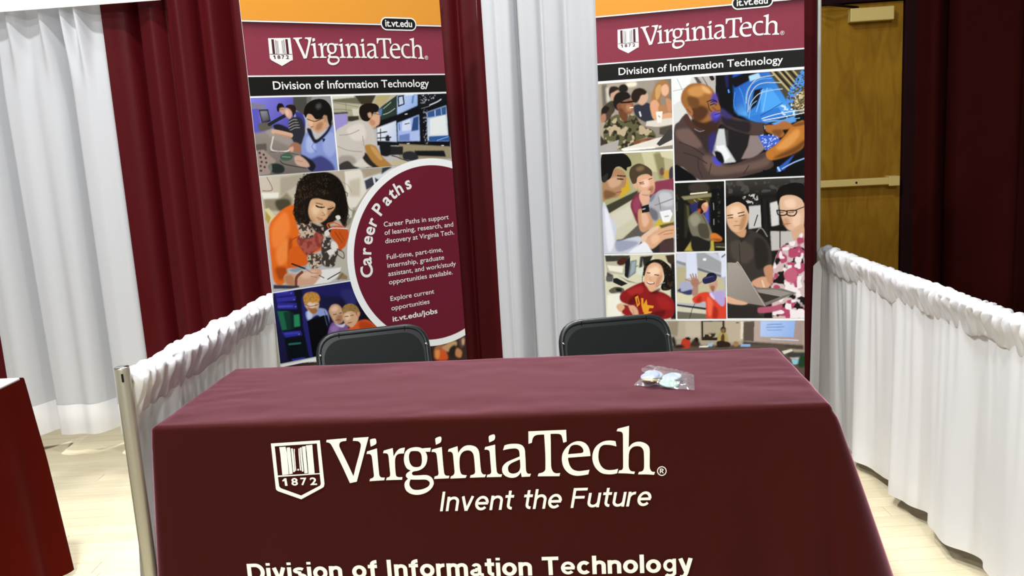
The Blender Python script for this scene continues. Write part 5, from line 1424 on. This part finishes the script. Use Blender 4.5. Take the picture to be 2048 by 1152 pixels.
def box_blur(a, r):
    if r < 1: return a
    for ax in (0, 1):
        p = np.concatenate([np.repeat(np.take(a, [0], ax), r, ax), a, np.repeat(np.take(a, [-1], ax), r, ax)], ax)
        c = np.cumsum(p, ax); z = np.zeros_like(np.take(c, [0], ax)); c = np.concatenate([z, c], ax)
        n = a.shape[ax]; k = 2 * r + 1
        a = (np.take(c, range(k, k + n), ax) - np.take(c, range(0, n), ax)) / k
    return a
def value_noise(h, w, cell, rg):
    gh, gw = int(h / cell) + 3, int(w / cell) + 3; g = rg.random((gh, gw))
    yy_, xx_ = np.mgrid[0:h, 0:w]; fy, fx = yy_ / cell, xx_ / cell; iy, ix = fy.astype(int), fx.astype(int); ty, tx = fy - iy, fx - ix
    ty = ty * ty * (3 - 2 * ty); tx = tx * tx * (3 - 2 * tx)
    return (g[iy, ix] * (1 - tx) + g[iy, ix + 1] * tx) * (1 - ty) + (g[iy + 1, ix] * (1 - tx) + g[iy + 1, ix + 1] * tx) * ty
class Canvas:
    def __init__(self, u0, v0, u1, v1, res, seed=1):
        self.u0, self.v0, self.res = u0, v0, res
        self.w = max(2, int(round((u1 - u0) / res)) + 1); self.h = max(2, int(round((v1 - v0) / res)) + 1)
        self.du = (u1 - u0) / (self.w - 1); self.dv = (v1 - v0) / (self.h - 1)
        self.img = np.full((self.h, self.w, 3), .5); self.rg = np.random.default_rng(seed)
    def window(self, pts, pad):
        a = np.array(pts); lo = a.min(0) - pad; hi = a.max(0) + pad
        i0 = max(0, int((lo[0] - self.u0) / self.du)); i1 = min(self.w, int((hi[0] - self.u0) / self.du) + 2)
        j0 = max(0, int((lo[1] - self.v0) / self.dv)); j1 = min(self.h, int((hi[1] - self.v0) / self.dv) + 2)
        return i0, i1, j0, j1
    def mask(self, pts, blur):
        pad = blur * 2 + 2 * self.res
        i0, i1, j0, j1 = self.window(pts, pad)
        if i1 <= i0 or j1 <= j0: return None
        out = np.zeros((j1 - j0, i1 - i0)); P = np.array(pts)
        for sy in (-.25, .25):
            for sx in (-.25, .25):
                X = self.u0 + (np.arange(i0, i1) + sx) * self.du; Y = self.v0 + (np.arange(j0, j1) + sy) * self.dv
                ins = np.zeros(out.shape, bool)
                for (x1, y1), (x2, y2) in zip(P, np.roll(P, -1, 0)):
                    if y1 == y2: continue
                    c = (y1 > Y) != (y2 > Y)
                    if not c.any(): continue
                    xc = x1 + (Y - y1) * (x2 - x1) / (y2 - y1)
                    ins[c] ^= X[None, :] < xc[c][:, None]
                out += ins * .25
        r = int(round(blur / self.res))
        out = box_blur(box_blur(out, r), max(r // 2, 0)) if r else out
        return i0, i1, j0, j1, out
    def put(self, mk, col):
        if mk is None: return
        i0, i1, j0, j1, m = mk; s = self.img[j0:j1, i0:i1]; s += (col - s) * m[..., None]
    def op(self, line):
        hd, *ps = line.split('|'); hd = hd.split(); t = hd[0]
        pts = [[tuple(map(float, q.split(','))) for q in p.split()] for p in ps]
        if t == 'S': self.put(self.mask(catmull([(x, y_, 0) for x, y_ in pts[0]], 5), float(hd[2])), hexlin(hd[1]))
        elif t == 'P': self.put(self.mask(pts[0], float(hd[2])), hexlin(hd[1]))
        elif t == 'L':
            w = max(float(hd[2]), 1.5) / 2
            if len(pts[0]) > 2:
                q = pts[0]; q = [q[0]] + q + [q[-1]]; sm = []
                for a, b, c, d in zip(q, q[1:], q[2:], q[3:]):
                    for k in range(4):
                        tt = k / 4; sm.append(tuple(.5 * (2 * B + (C - A) * tt + (2 * A - 5 * B + 4 * C - D) * tt * tt + (3 * B - A - 3 * C + D) * tt ** 3) for A, B, C, D in zip(a, b, c, d)))
                q = sm + [pts[0][-1]]
            else: q = pts[0]
            i0, i1, j0, j1 = self.window(q, w + 2 * self.res + float(hd[3]))
            if i1 <= i0 or j1 <= j0: return
            X = self.u0 + np.arange(i0, i1) * self.du; Y = self.v0 + np.arange(j0, j1) * self.dv; XX, YY = np.meshgrid(X, Y)
            dist = np.full(XX.shape, 1e9)
            for (x1, y1), (x2, y2) in zip(q, q[1:]):
                dx, dy = x2 - x1, y2 - y1; L2 = dx * dx + dy * dy or 1e-9
                tt = np.clip(((XX - x1) * dx + (YY - y1) * dy) / L2, 0, 1)
                dist = np.minimum(dist, np.hypot(XX - x1 - tt * dx, YY - y1 - tt * dy))
            soft = max(self.res * .6, float(hd[3]))
            self.put((i0, i1, j0, j1, np.clip((w + soft / 2 - dist) / soft, 0, 1)), hexlin(hd[1]))
        elif t == 'G':
            mk = self.mask(pts[1], float(hd[3]))
            if mk is None: return
            i0, i1, j0, j1, m = mk; (x1, y1), (x2, y2) = pts[0]
            X = self.u0 + np.arange(i0, i1) * self.du; Y = self.v0 + np.arange(j0, j1) * self.dv; XX, YY = np.meshgrid(X, Y)
            tt = np.clip(((XX - x1) * (x2 - x1) + (YY - y1) * (y2 - y1)) / ((x2 - x1) ** 2 + (y2 - y1) ** 2), 0, 1)[..., None]
            self.put(mk, hexlin(hd[1]) * (1 - tt) + hexlin(hd[2]) * tt)
        elif t == 'N':
            mk = self.mask(catmull([(x, y_, 0) for x, y_ in pts[0]], 4), 2)
            if mk is None: return
            i0, i1, j0, j1, m = mk; c = max(float(hd[2]) / self.res, 1.6)
            v = .7 * value_noise(m.shape[0], m.shape[1], c, self.rg) + .3 * value_noise(m.shape[0], m.shape[1], max(c / 2, 1.3), self.rg)
            self.put((i0, i1, j0, j1, m * np.clip((v - float(hd[3]) + .04) / .08, 0, 1)), hexlin(hd[1]))
    def mesh(self, name, parent, depth, clip=None):
        g = .97 + .06 * self.rg.random((self.h, self.w, 1))      # print grain
        img = np.clip(self.img * g * 1.0, 0, .92)
        U = (self.u0 + np.arange(self.w) * self.du) / 1000; V_ = (self.v0 + np.arange(self.h) * self.dv) / 1000
        UU, VV = np.meshgrid(U, V_); n = self.w * self.h
        co = np.empty((n, 3), np.float32); co[:, 0] = UU.ravel(); co[:, 1] = depth; co[:, 2] = VV.ravel()
        j, i = np.mgrid[0:self.h - 1, 0:self.w - 1]; a = (j * self.w + i).ravel()
        quads = np.stack([a, a + 1, a + self.w + 1, a + self.w], 1).astype(np.int32)
        me = bpy.data.meshes.new(name); me.vertices.add(n); me.vertices.foreach_set('co', co.ravel())
        me.loops.add(quads.size); me.loops.foreach_set('vertex_index', quads.ravel())
        me.polygons.add(len(quads)); me.polygons.foreach_set('loop_start', np.arange(0, quads.size, 4, dtype=np.int32))
        me.update(calc_edges=True); me.validate()
        at = me.color_attributes.new('ink', 'FLOAT_COLOR', 'POINT')
        at.data.foreach_set('color', np.concatenate([img.reshape(-1, 3), np.ones((n, 1))], 1).astype(np.float32).ravel())
        me.materials.append(M['ink'])
        return link(bpy.data.objects.new(name, me), parent)
PHOTO_LABEL = {'lab': 'printed photo of students at a lab bench', 'noc': 'printed photo of a man beside wall monitors', 'writer': 'printed photo of a curly-haired person writing', 'servers': 'printed photo of three men by blue server racks', 'crowd': 'printed photo strip of people at the bottom',
               'cadets': 'printed photo of a laughing person in camouflage', 'technician': 'printed photo of a technician reaching into blue cabling', 'talk': 'printed photo of two men talking at a table', 'suit': 'printed photo of a bearded man in a server aisle', 'laptop': 'printed photo of two people with an open laptop',
               'hoodie': 'printed photo of a smiling person in a maroon hoodie', 'headset': 'printed photo of a person in a headset waving', 'classroom': 'printed photo strip of a classroom'}
def paint(art, parent):
    cv = None; done = []
    def flush():
        if cv is not None: tag(cv.mesh('printed_photo', parent, -.0016), PHOTO_LABEL[nm])
    for ln in art.strip().split('\n'):
        if ln[0] == '#':
            flush(); q = ln[1:].split(); nm = q[0]; u0, v0, u1, v1 = map(float, q[1:])
            cv = Canvas(u0, v0, u1, v1, 3.2 if nm in ('crowd', 'classroom') else 2.0, len(ln))
        else: cv.op(ln)
    flush()
def flat(name, V, F, mat, parent, depth, label=None):
    o = mesh_obj(name, [(x / 1000, depth, y_ / 1000) for x, y_ in V], F, mat, parent)
    bm = bmesh.new(); bm.from_mesh(o.data)
    for f in bm.faces:
        f.normal_update()
        if f.normal.y > 0: f.normal_flip()
    bm.to_mesh(o.data); bm.free()
    return tag(o, label) if label else o
def rrect(u0, v0, u1, v1, r, n=8):
    out = []
    for cx, cy, a0 in ((u1 - r, v0 + r, -90), (u1 - r, v1 - r, 0), (u0 + r, v1 - r, 90), (u0 + r, v0 + r, 180)):
        for k in range(n + 1): a = math.radians(a0 + 90 * k / n); out.append((cx + r * math.cos(a), cy + r * math.sin(a)))
    return out
BW = 850
def banner(label, loc, yaw, tilt, art, career):
    b = thing('retractable_banner', label, 'banner', loc, (-tilt, 0, yaw), 'retractable banners behind the table')
    box('banner_sheet', 0, .85, 0, .0025, .09, 2.10, M['banner_white'], b)
    box('top_rail', -.004, .854, -.006, .014, 2.095, 2.125, M['steel'], b, .003)
    bs = box('base', -.012, .862, -.045, .075, .012, .095, M['steel'], b, .012)
    for x in (.12, .73):
        box('foot', x - .02, x + .02, -.10, .18, .0, .014, M['steel'], bs, .003)
    tube('support_pole', [(.425, .03, .09), (.425, .022, 2.10)], .009, M['steel'], b)
    dv = 0 if career else 10
    flat('orange_band', [(0, 1947 + dv), (BW, 1947 + dv), (BW, 2094), (0, 2094)], [(0, 1, 2, 3)], M['banner_orange'], b, -.0008, 'plain orange band at the top')
    cv = Canvas(0, 1749 + dv, BW, 1941 + dv, 8, 3)
    top = 1941 + dv
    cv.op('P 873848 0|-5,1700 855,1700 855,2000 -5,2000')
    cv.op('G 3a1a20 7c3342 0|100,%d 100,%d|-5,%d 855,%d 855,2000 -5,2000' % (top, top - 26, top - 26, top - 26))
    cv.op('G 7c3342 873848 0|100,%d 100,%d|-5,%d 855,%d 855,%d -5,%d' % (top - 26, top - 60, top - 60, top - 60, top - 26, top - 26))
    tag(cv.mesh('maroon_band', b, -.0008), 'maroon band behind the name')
    flat('black_band', [(0, 1674 + dv), (BW, 1674 + dv), (BW, 1743 + dv), (0, 1743 + dv)], [(0, 1, 2, 3)], M['banner_black'], b, -.0008, 'black band behind the department name')
    # address pill
    p = rrect(566, 1921 + dv, 730, 1973 + dv, 26); flat('address_pill', p, [tuple(range(len(p)))], M['banner_white'], b, -.0020)
    p = rrect(571, 1926 + dv, 725, 1968 + dv, 21); flat('address_pill', p, [tuple(range(len(p)))], M['banner_black'], b, -.0024)
    V, F = font_text('it.vt.edu', 1, .018); flat('lettering', fit(V, 586, 709, 1936 + dv), F, M['banner_text'], b, -.0030, 'white web address in the black pill')
    # logo
    def mp(V): return [(92 + (x - 340) * .641, 1883 + dv + (y_ - 690.2) * .615) for x, y_ in V]
    V, F = join2d([g for _, g in LOGO['word']]); flat('wordmark', mp(V), F, M['banner_text'], b, -.0026, 'white serif name on the maroon band')
    sh = catmull(parse_outline('340,690! 476,694! 478,572 470,560! 407,526! 346,560! 338,572!'), 4)
    flat('emblem', mp([(x, y_) for x, y_ in sh]), [tuple(range(len(sh)))], M['banner_text'], b, -.0022, 'white shield emblem with the year 1872')
    bars = [(358, 373, 598, 684), (380.5, 383.5, 598, 680), (388.5, 391, 600, 677), (395, 397, 603, 675), (419, 421, 603, 676), (425, 427.5, 600, 678), (432.5, 435.5, 598, 681), (443, 458, 598, 686), (340, 476, 594, 597)]
    V, F = [], []
    for x0, x1, y0, y1 in bars:
        q = len(V); V += [(x0, y0), (x1, y0), (x1, y1), (x0, y1)]; F.append((q, q + 1, q + 2, q + 3))
    flat('emblem_bars', mp(V), F, M['banner_mark'], b, -.0026)
    V, F = join2d(dig); flat('lettering', mp([(x, y_ + 1) for x, y_ in V]), F, M['banner_mark'], b, -.0026, 'dark year 1872 on the shield')
    V, F = font_text('Division of Information Technology', 1, .011); flat('lettering', fit(V, 91, 767, 1696 + dv * .8, 31, .72), F, M['banner_text'], b, -.0030, 'white department name on the black band')
    paint(art, b)
    if career:
        def disc(r):
            out = []
            for k in range(121):
                a = 2 * PI * k / 120; x = 724 + r * math.cos(a); y_ = 997 + r * math.sin(a)
                out.append((x, y_))
            a = math.acos((BW - 724) / r); n = 90
            return [(724 + r * math.cos(a + (2 * PI - 2 * a) * k / n), 997 + r * math.sin(a + (2 * PI - 2 * a) * k / n)) for k in range(n + 1)]
        p = disc(403); flat('circle_border', p, [tuple(range(len(p)))], M['banner_white'], b, -.0022, 'white ring around the maroon circle')
        p = disc(374); flat('career_circle', p, [tuple(range(len(p)))], M['banner_maroon'], b, -.0026, 'maroon circle with the career text')
        T = [('Career Paths in support', 1135, 811), ('of learning, research, and', 1101, 831), ('discovery at Virginia Tech.', 1066, 833), ('Full-time, part-time,', 999, 768), ('internship, graduate', 964, 772), ('assistant, and work/study', 929, 829), ('opportunities available.', 894, 809), ('Explore current', 824, 709), ('opportunities', 784, 682)]
        for s, base, x1 in T:
            V, F = font_text(s, 1, .003); flat('lettering', fit(V, 498, x1, base, 21, .72), F, M['banner_text'], b, -.0032)
        V, F = font_text('it.vt.edu/jobs', 1, .02); flat('lettering', fit(V, 499, 717, 736, 23, .72), F, M['banner_text'], b, -.0032)
        cen = [(401, 962), (405.6, 1004), (411, 1045), (421, 1089), (434, 1126), (451, 1160), None, (482, 1208), (524, 1238), (552, 1262), (583, 1280), (627, 1299)]
        V_, F_ = [], []
        for ch, c in zip('Career Paths ', cen + [None]):
            if c is None:
                flat('heading_word', V_, F_, M['banner_text'], b, -.0034, 'bold white curved heading word on the circle'); V_, F_ = [], []; continue
            V, F = font_text(ch, 75, 1.7)
            x0 = min(v[0] for v in V); x1 = max(v[0] for v in V); mid = (x0 + x1) / 2
            rad = 318.0; a = math.atan2(c[1] - 997, c[0] - 724)
            for_x = a - PI / 2
            q = len(V_)
            for x, y_ in V:
                lx = x - mid; ly = y_
                V_.append((724 + (rad - 20 + ly) * math.cos(a) - lx * math.sin(a) * -1, 997 + (rad - 20 + ly) * math.sin(a) + lx * -math.cos(a)))
            F_ += [tuple(i + q for i in f) for f in F]
    return b
banner('tall banner with a maroon Career Paths circle, left of the white drape', (-.91, 3.29, 0), .612, .017, ART1, True)
banner('tall banner filled with a photo collage, right of the white drape', (.413, 3.838, 0), -.264, .026, ART2, False)

# ------------------------------------------------------------------ bag of pin buttons on the table
def button(label, x, y_, z, mat, rx, ry, rz=0):
    t = thing('pin_button', label, 'button', (x, y_, z), (rx, ry, rz), 'pin buttons in the plastic bag')
    bm = bmesh.new(); R_ = .0285; seg = 28
    prof = [(R_ - .001, 0.0), (R_, .0015), (R_ - .0006, .0032), (R_ * .8, .0050), (R_ * .5, .0060), (R_ * .2, .0064)]
    rings = [[bm.verts.new((r * math.cos(2 * PI * k / seg), r * math.sin(2 * PI * k / seg), zz)) for k in range(seg)] for r, zz in prof]
    for a, b in zip(rings, rings[1:]):
        for k in range(seg): bm.faces.new((a[k], a[(k + 1) % seg], b[(k + 1) % seg], b[k]))
    bm.faces.new(rings[-1]); bm_obj('button_face', bm, mat, t, True)
    tube('button_back', [(0, 0, -.0008), (0, 0, .0006)], R_ - .0012, M['button_back'], t, 24, False)
    tube('pin', [(-.017, .004, -.0026), (0, .002, -.0032), (.017, .004, -.0022)], .0007, M['chrome'], t, 6)
    return t
ZT = .7485
button('pale blue white button at the back of the plastic bag', .405, 2.500, ZT + .0050, M['button_white'], math.radians(10), math.radians(4))
button('white button nearest the right end of the plastic bag', .448, 2.444, ZT + .0110, M['button_white'], math.radians(6), math.radians(-8))
button('pale green button at the front of the plastic bag', .430, 2.398, ZT + .0062, M['button_green'], math.radians(8), math.radians(6))
button('light blue button at the left of the plastic bag', .388, 2.462, ZT + .0135, M['button_blue'], math.radians(4), math.radians(-10))
button('button with gold rim tilted at the front left of the bag', .384, 2.420, ZT + .0105, M['button_back'], math.radians(-16), math.radians(6))
bag = thing('plastic_bag', 'clear plastic bag of pin buttons lying on the maroon table', 'bag', (.425, 2.46, ZT))
outl = [(-.093, -.030), (-.070, .028), (-.062, .118), (-.030, .141), (.040, .086), (.097, .030), (.066, -.118), (.037, -.132), (-.053, -.090)]
NB = 46
def bag_pt(s, t):
    # bilinear patch between the four main corners, with the torn left end drawn in
    A, B_, C_, D_ = Vector((-.091, -.040)), Vector((.066, -.121)), Vector((.097, .031)), Vector((-.040, .140))
    p = A * (1 - s) * (1 - t) + B_ * s * (1 - t) + C_ * s * t + D_ * (1 - s) * t
    p += Vector((.040, -.012)) * math.exp(-((t - .50) / .20) ** 2) * (1 - s) ** 3
    return p
def bag_sheet(nm, top):
    vs, fs = [], []
    for j in range(NB + 1):
        for i in range(NB + 1):
            s, t = i / NB, j / NB; p = bag_pt(s, t); e = min(1, min(s, 1 - s) * 9) * min(1, min(t, 1 - t) * 11)
            if top:
                hgt = .020 * math.exp(-(((s - .34) / .36) ** 2 + ((t - .42) / .5) ** 2)) + .008
                z = .0012 + e * (hgt + .007 * abs(nz(s * 5, t * 5, 3)) + .0050 * abs(nz(s * 11, t * 9, 7)) + .003 * nz(s * 27, t * 25, 1)) + .010 * (1 - e) * max(0, nz(s * 4, t * 4, 9))
            else: z = .0010 + .0006 * (1 - e)
            vs.append((p.x, p.y, max(z, .0008)))
    for j in range(NB):
        for i in range(NB):
            a = j * (NB + 1) + i; f = (a, a + 1, a + NB + 2, a + NB + 1); fs.append(f if top else f[::-1])
    return mesh_obj(nm, vs, fs, M['film'], bag, top)
bag_sheet('bag_front', True); bag_sheet('bag_back', False)
